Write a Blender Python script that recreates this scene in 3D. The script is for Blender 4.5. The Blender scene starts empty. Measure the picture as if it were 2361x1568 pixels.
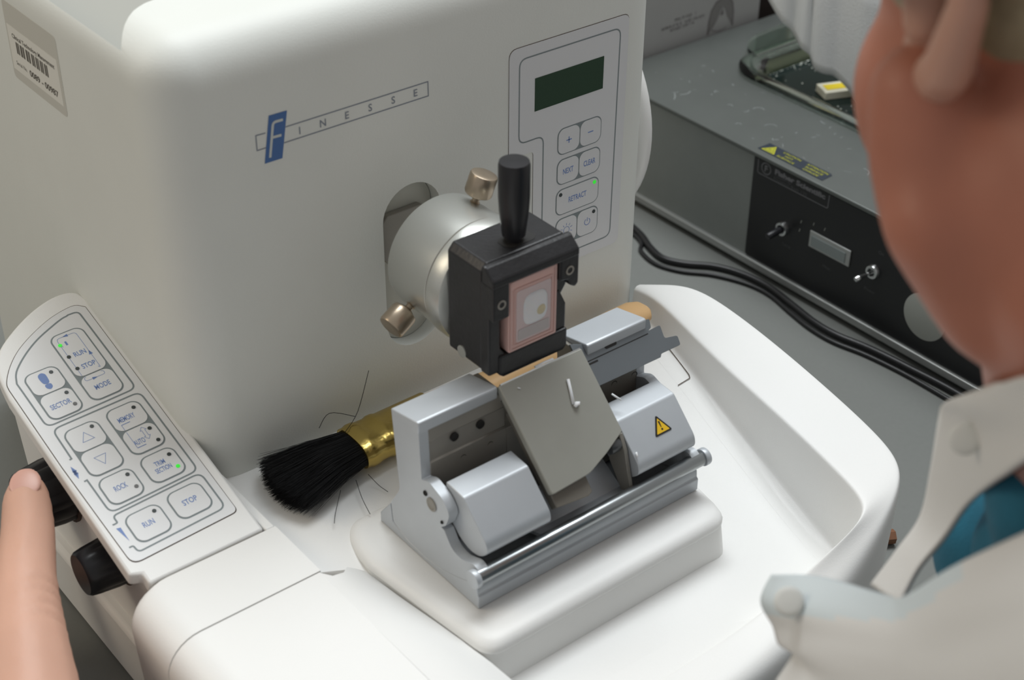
import bpy, bmesh, math, random
from mathutils import Vector, Matrix, noise
C = bpy.context.scene.collection
SC = bpy.context.scene
rnd = random.Random(7)
# ---------------------------------------------------------------- camera, world, lights, exposure
# All shape data below is in millimetres: x right along the machine's front face, y into the machine, z up,
# origin on the front face 150 mm above the bench.  mm() turns it into metres with the bench top at z = 0.
ZB = 150.0
def mm(p): return Vector((p[0] * .001, p[1] * .001, (p[2] + ZB) * .001))
cam = bpy.data.objects.new('camera', bpy.data.cameras.new('camera'))
C.objects.link(cam); SC.camera = cam
pitch, yaw, roll = map(math.radians, (34.2, 38.8, -0.45))
fwd = Vector((math.sin(yaw) * math.cos(pitch), math.cos(yaw) * math.cos(pitch), -math.sin(pitch)))
rt = fwd.cross(Vector((0, 0, 1))).normalized(); dn = fwd.cross(rt)
r2 = rt * math.cos(roll) + dn * math.sin(roll); d2 = -rt * math.sin(roll) + dn * math.cos(roll)
M = Matrix((r2, -d2, -fwd)).transposed().to_4x4(); M.translation = mm((-460.1, -547.7, 424.3))
cam.matrix_world = M
cam.data.sensor_width = 36; cam.data.lens = 3650 / 2361 * 36; cam.data.clip_start = .02
cam.data.dof.use_dof = True; cam.data.dof.focus_distance = .81; cam.data.dof.aperture_fstop = 11
W = bpy.data.worlds.new('room'); SC.world = W; W.use_nodes = True
W.node_tree.nodes['Background'].inputs[0].default_value = (1.0, .985, .96, 1)
W.node_tree.nodes['Background'].inputs[1].default_value = .375
def area(name, loc, target, sx, sy, power, col):
    l = bpy.data.lights.new(name, 'AREA'); l.shape = 'RECTANGLE'; l.size = sx; l.size_y = sy
    l.energy = power; l.color = col
    o = bpy.data.objects.new(name, l); C.objects.link(o); o.location = loc
    o.rotation_euler = (Vector(target) - Vector(loc)).to_track_quat('-Z', 'Y').to_euler(); return o
area('ceiling_or_fill_lamp', (.35, .30, 1.75), (-.05, -.1, .1), 1.3, .7, 29.5, (.94, .98, 1.0))
area('ceiling_or_fill_lamp', (-1.35, .75, 1.1), (-.25, .05, .1), .8, .6, 6.0, (1.0, .86, .66))  # warm fill added on the left to brighten housing side and arm
SC.view_settings.view_transform = 'Standard'; SC.view_settings.look = 'None'
SC.view_settings.exposure = 0.0; SC.view_settings.gamma = 1; SC.view_settings.use_curve_mapping = False
# ---------------------------------------------------------------- materials
def mat(name, col, rough=.5, metal=0., bump=0., bscale=800., var=0., vscale=60., trans=0., emit=None, sss=0., coat=0., ior=1.45, spec=.5):
    m = bpy.data.materials.new(name); m.use_nodes = True
    nt = m.node_tree; b = nt.nodes['Principled BSDF']
    b.inputs['Base Color'].default_value = (*col, 1); b.inputs['Roughness'].default_value = rough
    b.inputs['Metallic'].default_value = metal; b.inputs['IOR'].default_value = ior
    b.inputs['Transmission Weight'].default_value = trans; b.inputs['Coat Weight'].default_value = coat
    b.inputs['Specular IOR Level'].default_value = spec
    if sss:
        b.inputs['Subsurface Weight'].default_value = sss; b.inputs['Subsurface Radius'].default_value = (.006, .003, .002)
        b.inputs['Subsurface Scale'].default_value = 1
    if emit:
        b.inputs['Emission Color'].default_value = (*emit[:3], 1); b.inputs['Emission Strength'].default_value = emit[3]
    tc = nt.nodes.new('ShaderNodeTexCoord')
    if bump:
        n = nt.nodes.new('ShaderNodeTexNoise'); n.inputs['Scale'].default_value = bscale; n.inputs['Detail'].default_value = 2
        bp = nt.nodes.new('ShaderNodeBump'); bp.inputs['Strength'].default_value = bump; bp.inputs['Distance'].default_value = .001
        nt.links.new(tc.outputs['Object'], n.inputs['Vector']); nt.links.new(n.outputs['Fac'], bp.inputs['Height'])
        nt.links.new(bp.outputs['Normal'], b.inputs['Normal'])
    if var:
        n = nt.nodes.new('ShaderNodeTexNoise'); n.inputs['Scale'].default_value = vscale; n.inputs['Detail'].default_value = 5
        r = nt.nodes.new('ShaderNodeMix'); r.data_type = 'RGBA'
        r.inputs['A'].default_value = (*[c * (1 - var) for c in col], 1); r.inputs['B'].default_value = (*[min(1, c * (1 + var)) for c in col], 1)
        nt.links.new(tc.outputs['Object'], n.inputs['Vector']); nt.links.new(n.outputs['Fac'], r.inputs['Factor'])
        nt.links.new(r.outputs['Result'], b.inputs['Base Color'])
    return m
HOUS = mat('textured_cream_paint', (.685, .70, .665), .5, bump=.07, bscale=1100, var=.03, vscale=25)
PLAS = mat('cream_moulded_plastic', (.80, .80, .785), .42, bump=.08, bscale=1500, var=.02, vscale=20)
POCK = mat('grey_cream_cover', (.52, .52, .47), .55)
OVER = mat('keypad_foil', (.66, .67, .685), .38)
OVER2 = mat('arm_keypad_foil', (.74, .75, .76), .35)
INK = mat('grey_ink', (.20, .235, .245), .5)
BLUE = mat('blue_ink', (.16, .25, .52), .5)
LOGO = mat('logo_blue', (.07, .15, .35), .5)
LOGOG = mat('logo_grey', (.21, .235, .28), .5)
SEAM = mat('dark_seam', (.10, .075, .06), .8)
LCD = mat('green_display', (.018, .05, .026), .25, bump=.1, bscale=2500)
LED0 = mat('dark_lamp', (.03, .04, .04), .3); LED1 = mat('grey_lamp', (.14, .14, .14), .4)
LEDG = mat('lit_green_lamp', (.03, .5, .03), .3, emit=(.05, .9, .05, .5))
ALU = mat('satin_aluminium', (.50, .53, .56), .42, metal=.3, bump=.04, bscale=2500, var=.04, vscale=90)
ALUD = mat('drum_aluminium', (.58, .59, .56), .33, metal=.75, bump=.04, bscale=1800)
STEEL = mat('grey_brown_steel', (.29, .275, .245), .45, metal=.25, var=.10, vscale=60)
GUARD = mat('grey_guard_paint', (.33, .33, .295), .45, metal=.1, var=.06, vscale=70)
EJEC = mat('dark_blue_grey_steel', (.155, .172, .185), .4, metal=.3, var=.06, vscale=80)
CHROME = mat('polished_steel', (.62, .63, .63), .18, metal=1.)
BRASSY = mat('worn_nickel', (.46, .38, .29), .32, metal=.85, var=.12, vscale=140)
BLACK = mat('black_anodised', (.018, .018, .02), .36, bump=.1, bscale=600, var=.25, vscale=300)
BLKPL = mat('black_plastic', (.016, .016, .019), .34)
DARK = mat('dark_gap', (.015, .014, .013), .7)
YEL = mat('warning_yellow', (.80, .50, .02), .45)
PINK = mat('pink_cassette', (.70, .45, .41), .5, sss=.15, var=.04)
WAX = mat('white_wax', (.74, .74, .76), .4, sss=.3); TISS = mat('tissue', (.60, .53, .36), .5); BANDG = mat('band_grey', (.50, .46, .46), .5)
GOLD = mat('gold_ferrule', (.62, .46, .14), .24, metal=.95, bump=.25, bscale=250)
BRIST = mat('black_bristle', (.010, .010, .011), .6, spec=.3)
WOOD = mat('varnished_wood', (.66, .42, .20), .4, var=.1, vscale=40)
BENCH = mat('grey_laminate', (.165, .172, .162), .55, bump=.04, bscale=700, var=.05, vscale=300)
CAB = mat('cabinet', (.35, .33, .3), .6); FLOOR = mat('vinyl_floor', (.25, .24, .22), .6, var=.1)
BTOP = mat('bath_grey_metal', (.115, .125, .118), .42, metal=.3, bump=.05, bscale=900, var=.12, vscale=30)
BSIDE = mat('bath_side_grey', (.22, .235, .225), .5, metal=.15, var=.05)
BPAN = mat('bath_black_panel', (.012, .012, .013), .32)
PRINT = mat('faint_print', (.16, .16, .17), .5); PRINT2 = mat('fainter_print', (.075, .075, .08), .5)
STRIP = mat('aluminium_strip', (.42, .43, .42), .4, metal=.6)
GREY = mat('grey_dot', (.36, .37, .34), .5)
LABD = mat('label_navy', (.022, .030, .045), .35); LABY = mat('label_yellow', (.46, .46, .02), .45)
# ---------------------------------------------------------------- mesh helpers (mm)
class MB:
    def __init__(s): s.v = []; s.f = []; s.m = []; s.mats = []
    def mi(s, m):
        if m not in s.mats: s.mats.append(m)
        return s.mats.index(m)
    def add(s, vs, fs, m):
        o = len(s.v); k = s.mi(m); s.v += [tuple(v) for v in vs]
        for f in fs: s.f.append([i + o for i in f]); s.m.append(k)
        return s
    def prism(s, pts, fr, h0, h1, m):
        n = len(pts); P = [fr(a, b, h0) for a, b in pts] + [fr(a, b, h1) for a, b in pts]
        F = [list(range(n))[::-1], list(range(n, 2 * n))] + [[i, (i + 1) % n, n + (i + 1) % n, n + i] for i in range(n)]
        return s.add(P, F, m)
    def face(s, pts, fr, h, m):
        return s.add([fr(a, b, h) for a, b in pts], [list(range(len(pts)))], m)
    def box(s, x0, x1, y0, y1, z0, z1, m):
        return s.prism([(x0, y0), (x1, y0), (x1, y1), (x0, y1)], lambda a, b, h: (a, b, h), z0, z1, m)
    def lathe(s, p, d, prof, m, n=40, caps=True):
        p = Vector(p); d = Vector(d).normalized(); a = d.orthogonal().normalized(); b = d.cross(a)
        V = []; F = []
        for r, h in prof:
            for i in range(n):
                t = 2 * math.pi * i / n; V.append(p + d * h + (a * math.cos(t) + b * math.sin(t)) * r)
        for k in range(len(prof) - 1):
            for i in range(n):
                j = (i + 1) % n; F.append([k * n + i, k * n + j, (k + 1) * n + j, (k + 1) * n + i])
        if caps:
            F.append(list(range(n))[::-1]); F.append([(len(prof) - 1) * n + i for i in range(n)])
        return s.add(V, F, m)
    def cyl(s, p0, p1, r, m, n=32, bev=0., r1=None):
        p0 = Vector(p0); L = (Vector(p1) - p0).length; r1 = r if r1 is None else r1
        pr = [(r, 0), (r1, L)] if not bev else [(r - bev, 0), (r - bev * .3, bev * .3), (r, bev), (r1, L - bev), (r1 - bev * .3, L - bev * .3), (r1 - bev, L)]
        return s.lathe(p0, Vector(p1) - p0, pr, m, n)
    def tube(s, path, r, m, n=10, r_end=None, flat=1.):
        P = [Vector(p) for p in path]; V = []; F = []; up = Vector((0, 0, 1))
        for i, p in enumerate(P):
            t = (P[min(i + 1, len(P) - 1)] - P[max(i - 1, 0)]).normalized()
            a = t.cross(up); a = a.normalized() if a.length > 1e-4 else Vector((1, 0, 0)); b = a.cross(t)
            rr = r[i] if isinstance(r, (list, tuple)) else r
            for k in range(n):
                u = 2 * math.pi * k / n; V.append(p + a * math.cos(u) * rr + b * math.sin(u) * rr * flat)
        for i in range(len(P) - 1):
            for k in range(n):
                j = (k + 1) % n; F.append([i * n + k, i * n + j, (i + 1) * n + j, (i + 1) * n + k])
        F.append(list(range(n))[::-1]); F.append([(len(P) - 1) * n + k for k in range(n)])
        return s.add(V, F, m)
    def line(s, pts, fr, w, h, m, closed=False):
        n = len(pts); L = []; Rr = []
        for i in range(n):
            p = Vector(pts[i]); a = Vector(pts[i - 1]) if (i or closed) else p; b = Vector(pts[(i + 1) % n]) if (i < n - 1 or closed) else p
            d0 = (p - a).normalized() if (p - a).length else (b - p).normalized(); d1 = (b - p).normalized() if (b - p).length else d0
            d = (d0 + d1).normalized(); nn = Vector((-d.y, d.x)); c = max(.4, d.dot(d1))
            L.append(p + nn * w / 2 / c); Rr.append(p - nn * w / 2 / c)
        V = [fr(q.x, q.y, h) for q in L] + [fr(q.x, q.y, h) for q in Rr]
        F = [[i, n + i, n + (i + 1) % n, (i + 1) % n] for i in range(n if closed else n - 1)]
        return s.add(V, F, m)
    def text(s, body, fr, cx, cy, h, z, m, wscale=1., bold=0., width=None, flip=False, sp=1.):
        cu = bpy.data.curves.new('t', 'FONT'); cu.body = body; cu.size = 1; cu.offset = bold; cu.resolution_u = 3; cu.space_character = sp
        o = bpy.data.objects.new('t', cu); C.objects.link(o); bpy.context.view_layer.update()
        me = bpy.data.meshes.new_from_object(o.evaluated_get(bpy.context.evaluated_depsgraph_get()))
        if me.vertices:
            xs = [v.co.x for v in me.vertices]; ys = [v.co.y for v in me.vertices]
            k = h / .69; kx = k * wscale if width is None else width / (max(xs) - min(xs)); mx = (max(xs) + min(xs)) / 2
            q = -1 if flip else 1
            s.add([fr(cx + q * (v.co.x - mx) * kx, cy + q * (v.co.y - .345) * k, z) for v in me.vertices], [list(p.vertices) for p in me.polygons], m)
        bpy.data.objects.remove(o); bpy.data.curves.remove(cu); bpy.data.meshes.remove(me)
        return s
    def build(s, name, parent=None, smooth=40, bevel=0., bseg=3, subsurf=0, recalc=True, origin=None):
        if origin is None:
            lo = [min(v[k] for v in s.v) for k in range(3)]; hi = [max(v[k] for v in s.v) for k in range(3)]
            origin = ((lo[0] + hi[0]) / 2, (lo[1] + hi[1]) / 2, lo[2])
        O = mm(origin); me = bpy.data.meshes.new(name)
        me.from_pydata([mm(v) - O for v in s.v], [], s.f)
        for m in s.mats: me.materials.append(m)
        me.polygons.foreach_set('material_index', s.m)
        if recalc:
            b = bmesh.new(); b.from_mesh(me); bmesh.ops.recalc_face_normals(b, faces=b.faces); b.to_mesh(me); b.free()
        if smooth:
            me.polygons.foreach_set('use_smooth', [True] * len(me.polygons))
            if smooth < 180: me.set_sharp_from_angle(angle=math.radians(smooth))
        o = bpy.data.objects.new(name, me); C.objects.link(o)
        if parent is not None: o.parent = parent; o.location = O - WORLD[parent]
        else: o.location = O
        WORLD[o] = O
        if bevel:
            md = o.modifiers.new('bevel', 'BEVEL'); md.width = bevel * .001; md.segments = bseg; md.limit_method = 'ANGLE'; md.angle_limit = math.radians(35); md.harden_normals = False
        if subsurf:
            md = o.modifiers.new('subsurf', 'SUBSURF'); md.levels = subsurf; md.render_levels = subsurf
        return o
WORLD = {}
def tag(o, label=None, cat=None, group=None, kind=None):
    for k, v in (('label', label), ('category', cat), ('group', group), ('kind', kind)):
        if v: o[k] = v
    return o
def thing(name, loc, label, cat, group=None):
    o = bpy.data.objects.new(name, None); C.objects.link(o); o.empty_display_size = .02
    o.location = mm(loc); WORLD[o] = mm(loc); return tag(o, label, cat, group)
def boolean_cut(o, cutter):
    md = o.modifiers.new('cut', 'BOOLEAN'); md.operation = 'DIFFERENCE'; md.solver = 'EXACT'; md.object = cutter
    bake(o); bpy.data.objects.remove(cutter)
def bake(o, smooth=None):
    bpy.context.view_layer.update()
    me = bpy.data.meshes.new_from_object(o.evaluated_get(bpy.context.evaluated_depsgraph_get()))
    o.modifiers.clear(); o.data = me
    if smooth:
        me.polygons.foreach_set('use_smooth', [True] * len(me.polygons)); me.set_sharp_from_angle(angle=math.radians(smooth))
def frame(o, ux, uy, un):
    o, ux, uy, un = map(Vector, (o, ux, uy, un))
    return lambda a, b, h: o + ux * a + uy * b + un * h
FACE = frame((0, 0, 0), (1, 0, 0), (0, 0, 1), (0, -1, 0))
cs = 1 / math.hypot(1, .266); sn = .266 * cs
ARMF = frame((0, -34, -50), (1, 0, 0), (0, cs, sn), (0, -sn, cs))
XF = frame((0, 0, 0), (0, 1, 0), (0, 0, 1), (1, 0, 0))        # yz profile extruded along x
ZF = frame((0, 0, 0), (1, 0, 0), (0, 1, 0), (0, 0, 1))
BATHF = frame((253, 0, 0), (0, -1, 0), (0, 0, 1), (-1, 0, 0))
BATHT = frame((0, 0, -63), (0, -1, 0), (1, 0, 0), (0, 0, 1))
SIDEF = frame((-207, 0, 0), (0, -1, 0), (0, 0, 1), (-1, 0, 0))
def rrect(x0, x1, y0, y1, r, n=6):
    P = []
    for cx, cy, a in ((x1 - r, y0 + r, -90), (x1 - r, y1 - r, 0), (x0 + r, y1 - r, 90), (x0 + r, y0 + r, 180)):
        for i in range(n + 1):
            t = math.radians(a + 90 * i / n); P.append((cx + r * math.cos(t), cy + r * math.sin(t)))
    return P
def fillet(pts, r, n=5):
    """round the corners of a 2D polygon; r may be a list"""
    out = []; N = len(pts)
    for i in range(N):
        p = Vector(pts[i]); a = Vector(pts[i - 1]); b = Vector(pts[(i + 1) % N]); rr = r[i] if isinstance(r, (list, tuple)) else r
        if rr <= 0: out.append(tuple(p)); continue
        u = (a - p); v = (b - p); k = min(rr, u.length * .49, v.length * .49); u.normalize(); v.normalize()
        s = p + u * k; e = p + v * k
        for j in range(n + 1):
            t = j / n; out.append(tuple(s * (1 - t) ** 2 + p * 2 * t * (1 - t) + e * t * t))
    return out
def spline(pts, per=8, closed=False):
    P = [Vector(p) for p in pts]; n = len(P); out = []
    for i in range(n if closed else n - 1):
        a, b, c, d = (P[(i + k) % n] if closed else P[max(0, min(n - 1, i + k))] for k in (-1, 0, 1, 2))
        for j in range(per):
            t = j / per; out.append(.5 * ((2 * b) + (c - a) * t + (2 * a - 5 * b + 4 * c - d) * t * t + (3 * b - a - 3 * c + d) * t ** 3))
    if not closed: out.append(P[-1])
    return out
def grid(rows, m, close=False):
    """a sheet from rows of 3D points"""
    nb = len(rows[0]); V = [p for r in rows for p in r]; F = []
    for i in range(len(rows) - 1):
        for j in range(nb if close else nb - 1):
            k = (j + 1) % nb; F.append([i * nb + j, i * nb + k, (i + 1) * nb + k, (i + 1) * nb + j])
    return MB().add(V, F, m)
# ---------------------------------------------------------------- room and bench
fl = MB().box(-2500, 2500, -2500, 2500, -1060, -1050, FLOOR).build('floor', smooth=0); fl['kind'] = 'structure'
wl_ = MB().box(-2500, 2500, 1500, 1600, -1050, 1650, mat('wall_paint', (.55, .54, .5), .8)).build('wall_back', smooth=0); wl_['kind'] = 'structure'
bench = thing('lab_bench', (0, 160, -1050), 'grey laminate laboratory bench carrying the machine and the water bath', 'bench')
MB().box(-1300, 1300, -330, 650, -190, -150, BENCH).build('countertop', bench, bevel=3)
MB().box(-1250, 1250, -280, 640, -1050, -190, CAB).build('cabinet', bench)
# ---------------------------------------------------------------- microtome
mt = thing('microtome', (-60, 60, -150), 'cream rotary microtome with grey keypads, waste tray and black knobs', 'microtome')
hs = MB().box(-207, 78, 0, 250, -149.5, 161, HOUS).build('housing', mt, smooth=0)
b = bmesh.new(); b.from_mesh(hs.data)
def bev(test, w, seg=8):
    es = [e for e in b.edges if len(e.link_faces) == 2 and e.calc_face_angle(0) > .5 and test((e.verts[0].co + e.verts[1].co) / 2, e.verts[1].co - e.verts[0].co)]
    bmesh.ops.bevel(b, geom=es, offset=w, segments=seg, profile=.5, affect='EDGES', clamp_overlap=True)
b.edges.ensure_lookup_table()
top = max(v.co.z for v in b.verts); fy = min(v.co.y for v in b.verts)
bev(lambda m, d: abs(m.z - top) < 1e-4 or (abs(m.y - fy) < 1e-4 and abs(d.z) > .1), .022, 9)
b.to_mesh(hs.data); b.free()
slot = [(-82 + 17 * math.cos(t), 45.6 + 17 * math.sin(t)) for t in [math.pi * i / 16 for i in range(17)]] + [(-82 + 17 * math.cos(t), -12 + 17 * math.sin(t)) for t in [math.pi + math.pi * i / 16 for i in range(17)]]
boolean_cut(hs, MB().prism(slot, FACE, -30, 6, HOUS).build('cutter', smooth=0))
rec = spline([(-203.5, 240), (-203.5, 140), (-203.5, 40), (-196, 45), (-185, 50.5), (-172, 54), (-120, 58), (40, 60), (40, 240)], 5)
boolean_cut(hs, MB().prism([(-203.2, 240), (-203.2, 34)] + [tuple(p) for p in spline([(-203.2, 34), (-196, 43), (-185, 50.5), (-172, 54), (-120, 58), (40, 60)], 6)[1:]] + [(40, 240)], ZF, 136, 170, HOUS).build('cutter', smooth=0))
hs.data.polygons.foreach_set('use_smooth', [True] * len(hs.data.polygons)); hs.data.set_sharp_from_angle(angle=math.radians(30))
MB().prism([(-82 + (x + 82) * .985, 17 + (z - 17) * .992) for x, z in slot], FACE, -12, -8, POCK).build('slot_cover', hs)
MB().prism([(-202.6, 239), (-202.6, 36), (-196, 45), (-185, 52.5), (-172, 56), (-120, 60), (39, 62), (39, 239)], ZF, 136.2, 138, mat('recess_shade_grey', (.34, .34, .31), .6)).build('recess_shade_plate', hs, smooth=0)  # plate added to darken the recess floor, its shade put into the grey
# service sticker on the side
st = MB(); STK = mat('sticker_film', (.54, .53, .48), .4); STL = mat('sticker_paper', (.70, .69, .64), .5); STI = mat('sticker_print', (.10, .09, .075), .6)
st.prism(fillet([(-152, 98), (-94, 98), (-94, 138), (-152, 138)], 3), SIDEF, .0, .15, STK); st.prism([(-150.5, 103), (-96.5, 103), (-96.5, 126), (-150.5, 126)], SIDEF, .15, .25, STL)
st.text('Clinical Technology Management', SIDEF, -123, 121.4, 2.2, .3, STI, width=46, bold=.02)
x = -143.
for k, wd in enumerate((3, 4, 4, 3, 3, 3, 3)):
    st.face([(x, 113), (x + wd * .55, 113), (x + wd * .55, 119), (x, 119)], SIDEF, .3, STI); st.face([(x + wd * .7, 113), (x + wd * 1.15, 113), (x + wd * 1.15, 119), (x + wd * .7, 119)], SIDEF, .3, STI); x += wd * 1.55
st.text('Serial No.', SIDEF, -140, 107.5, 2, .3, STI, width=12); st.text('0089 - 00987', SIDEF, -116, 107.3, 3, .3, STI, width=31, bold=.03)
tag(st.build('asset_sticker', hs, smooth=0), 'pale sticker with a barcode')
# badge
bd = MB(); wl = .55
for pts in ([(-157.5, 112.7), (-162.4, 112.9), (-162.4, 105.7), (-158, 105.7)], [(-147.4, 112.5), (-70.8, 112.2), (-70.7, 105), (-148.8, 105.2)]): bd.line(pts, FACE, wl, .1, LOGOG)
bd.face([(-159.3, 98.3), (-150.3, 98.2), (-146.1, 120.1), (-155.3, 120.3)], FACE, .15, LOGO)
FL = mat('badge_letter', (.55, .58, .56), .5)
bd.line(fillet([(-148.5, 116.4), (-153.5, 116.6), (-156.4, 100.4)], [0, 1.6, 0]), FACE, 1.25, .22, FL); bd.line([(-154.3, 109.6), (-149.9, 109.4)], FACE, 1.25, .24, FL)
for ch, cx in zip('INESSE', (-140.5, -128.4, -115.6, -103.1, -90.4, -77.9)): bd.text(ch, FACE, cx, 108.65, 3.5, .15, LOGOG, bold=.012, wscale=.95)
tag(bd.build('name_badge', hs, smooth=0), 'blue and grey badge reading FINESSE')
# front keypad
kp = MB()
out = fillet([(-22.9, 114.2), (54, 114), (53.7, -18.4), (-6.8, -18.4), (-7.2, 56.2), (-22.9, 56.4)], [5, 4, 4, 3, 2.5, 2])
kp.prism([(x * 1.004 - .05, y * 1.003) for x, y in out], FACE, .0, .15, SEAM); kp.prism(out, FACE, 0, .4, OVER)
kp.line(fillet([(-16.7, 108.1), (48.4, 107.9), (47.4, -12.2), (-.7, -12.2), (-.9, 62.9), (-16.7, 62.9)], 4.5), FACE, .75, .45, INK, True)
pairs = [(48, 63.2), (30.6, 45.6), (-5.8, 10.6)]
for y0, y1 in pairs: kp.face(rrect(8.4, 38, y0, y1, 4.2), FACE, .45, INK)
kp.face(rrect(8.2, 37.8, 12.6, 28.1, 4.2), FACE, .45, INK)
KPO = kp.build('front_keypad', mt, smooth=0); tag(KPO, 'grey front keypad with a green display')
MB().prism([(-6.9, 78), (37.8, 77.8), (37.9, 95.5), (-6.9, 95.8)], FACE, .3, .55, LCD).build('display', KPO, smooth=0)
def key(x0, x1, y0, y1, fr, h, par, m, legend, r=3.8, w=.62):
    k = MB(); k.prism(rrect(x0 + w, x1 - w, y0 + w, y1 - w, r), fr, h, h + .2, m)
    for fn in legend: fn(k, (x0 + x1) / 2, (y0 + y1) / 2, h + .26)
    return k.build('key', par, smooth=0)
def txt(s, hh, width, dx=0, dy=0, m=BLUE, fr=FACE): return lambda k, cx, cy, z: k.text(s, fr, cx + dx, cy + dy, hh, z, m, width=width, bold=.014)
def ln(pts, w, m=BLUE, fr=FACE, closed=False): return lambda k, cx, cy, z: k.line([(cx + a, cy + b) for a, b in pts], fr, w, z, m, closed)
def lamp(par, fr, x, y, h, m, r=1.05, label=None):
    o = MB().prism([(x + r * math.cos(t), y + r * math.sin(t)) for t in [math.pi * i / 8 for i in range(16)]], fr, h, h + .25, m).build('indicator_lamp', par, smooth=0)
    if label: tag(o, label)
arc = lambda r, a0, a1, n=14: [(r * math.cos(math.radians(a0 + (a1 - a0) * i / n)), r * math.sin(math.radians(a0 + (a1 - a0) * i / n))) for i in range(n + 1)]
K = .46
key(8.4, 23.6, 48, 63.2, FACE, K, KPO, OVER, [ln([(-1.8, 0), (1.8, 0)], .6), ln([(0, -1.8), (0, 1.8)], .6)])
key(23, 38, 48, 63.2, FACE, K, KPO, OVER, [ln([(-1.8, 0), (1.8, 0)], .6)])
key(8.4, 23.6, 30.6, 45.6, FACE, K, KPO, OVER, [txt('NEXT', 3.1, 7)])
key(23, 38, 30.6, 45.6, FACE, K, KPO, OVER, [txt('CLEAR', 3.1, 8)])
key(8.2, 37.8, 12.6, 28.1, FACE, K, KPO, OVER, [txt('RETRACT', 3.1, 12.2)])
key(8.4, 23.6, -5.8, 10.6, FACE, K, KPO, OVER, [ln(arc(2, -60, 240), .3), ln([(-1, -1.7), (-.9, -3.2), (.9, -3.2), (1, -1.7)], .3), ln([(-.8, -3.8), (.8, -3.8)], .8)] + [ln([(2.8 * math.cos(a), 2.8 * math.sin(a)), (4.2 * math.cos(a), 4.2 * math.sin(a))], .3) for a in [math.radians(q) for q in (-20, 20, 55, 90, 125, 160, 200)]])
key(23, 38, -5.8, 10.6, FACE, K, KPO, OVER, [ln(arc(1.9, 120, 420), .4), ln([(0, .3), (0, 2.5)], .4)])
lamp(KPO, FACE, 34.5, 25, .68, LEDG, label='lit green lamp'); lamp(KPO, FACE, 11.3, 25, .68, LED0); lamp(KPO, FACE, 34.8, 7.2, .68, LED0)
# ---- left arm: lower base, wall, panel plate, arm rest, front cover
MB().box(-262, -196, -262, 118, -149.5, -113, PLAS).build('base_flange', mt, bevel=3)
wall = [(-46, -118), (86, -118), (100, -100), (112, -25), (-46, -63)]
MB().prism([(y, z) for y, z in wall], frame((-256, 0, 0), (0, 1, 0), (0, 0, 1), (1, 0, 0)), 0, 46, PLAS).build('arm_body', mt, bevel=2)
plate = [tuple(p) for p in spline([(-204, -16), (-204, 60), (-205, 148)], 2)] + [tuple(p) for p in spline([(-205, 148), (-208, 159), (-218, 161.5), (-232, 157.5), (-247, 149), (-259, 139), (-265, 127), (-267.5, 110)], 5)[1:]] + [(-267.5, -8), (-262.2, -10), (-262.2, -16.4)]
pp = MB().prism(plate, ARMF, -8, 0, PLAS).build('panel_plate', mt, bevel=1.4, bseg=3)
ov = [tuple(p) for p in spline([(-209, 147), (-212.4, 150), (-216.8, 150.4), (-225.9, 148.4), (-234.6, 144.8), (-244.1, 139.6), (-252, 133.9), (-259, 126.5), (-264, 118.8), (-265, 114)], 5)] + fillet([(-265, 60), (-263.4, -3.7), (-209, -1.2), (-209, 60)], [0, 5, 3, 0])
ak = MB(); ak.prism([(-237 + (x + 237) * 1.012, 73 + (y - 73) * 1.006) for x, y in ov], ARMF, -.2, .12, SEAM); ak.prism(ov, ARMF, 0, .35, OVER2)
LW = .85; H = .42
ak.line([tuple(p) for p in spline([(-220, 145.6), (-223, 145), (-228.6, 142.8), (-239.4, 137.7), (-249.1, 131), (-257.2, 123.1), (-260.4, 116)], 5)] + fillet([(-260.3, 110), (-260.2, 84.9), (-213, 87), (-213.5, 146), (-219, 146)], [0, 4, 4, 3, 0]), ARMF, LW, H, INK, True)
ak.line(fillet([(-260.3, 62.3), (-259.2, 62.5), (-258.9, 82.4), (-212.8, 84), (-212.6, 28.3), (-258.6, 26), (-258.9, 47.9), (-260.4, 47.7)], [0, 0, 4, 4, 4, 4, 0, 0]), ARMF, LW, H, INK)
ak.line(fillet([(-261, 19.5), (-258.5, 19.6), (-258.6, 24), (-212.6, 26.4), (-212.6, 3.2), (-258.2, .8), (-258.6, 5), (-260.6, 4.9)], [0, .8, 4, 4, 4, 3.5, .8, 0]), ARMF, LW, H, INK)
DY = lambda x: (x + 237) * .035
def cell(x0, x1, y0, y1): ak.face([(a, c + DY(a)) for a, c in rrect(x0, x1, y0, y1, 4.6)], ARMF, H, INK)
cells = dict(modes=(-235, -216.9, 88, 136), foot=(-257, -239.2, 87, 119.4), mem=(-234.3, -216, 48.9, 80.2), tri=(-256.6, -238.6, 47.6, 79.2), trim=(-234.3, -216, 29.6, 47), rock=(-256.4, -238.4, 28.6, 45.9), run=(-256, -237.8, 4.2, 21.5), stop=(-234, -215.7, 5.6, 22.6))
for c in cells.values(): cell(*c)
for (a, b_), (c, d) in (((-261.6, 58.6), (-261.2, 54.9)), ((-261.6, 50.2), (-261.2, 53.9))):
    ak.face([(a - .1, b_), (c - 1.2, d), (c + .9, d)], ARMF, H, BLUE)
    ak.face([(a - .1, b_ - (b_ - d) * .5), (c - 1.2, d - (b_ - d) * .45), (c + .9, d - (b_ - d) * .45)], ARMF, H, BLUE)
ak.face([(-260.6, 17), (-258.6, 16.6), (-258.7, 8)], ARMF, H, BLUE)
AK = ak.build('arm_keypad', mt, smooth=0); tag(AK, 'white sloping keypad on the left arm')
AR = lambda a, b_, h: ARMF(a, b_ + DY(a), h)
def akey(x0, x1, y0, y1, legend): return key(x0, x1, y0, y1, AR, H + .02, AK, OVER2, legend, 4., .8)
T = lambda s, w, dx=0, dy=0, hh=3.: txt(s, hh, w, dx, dy, BLUE, AR)
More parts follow.
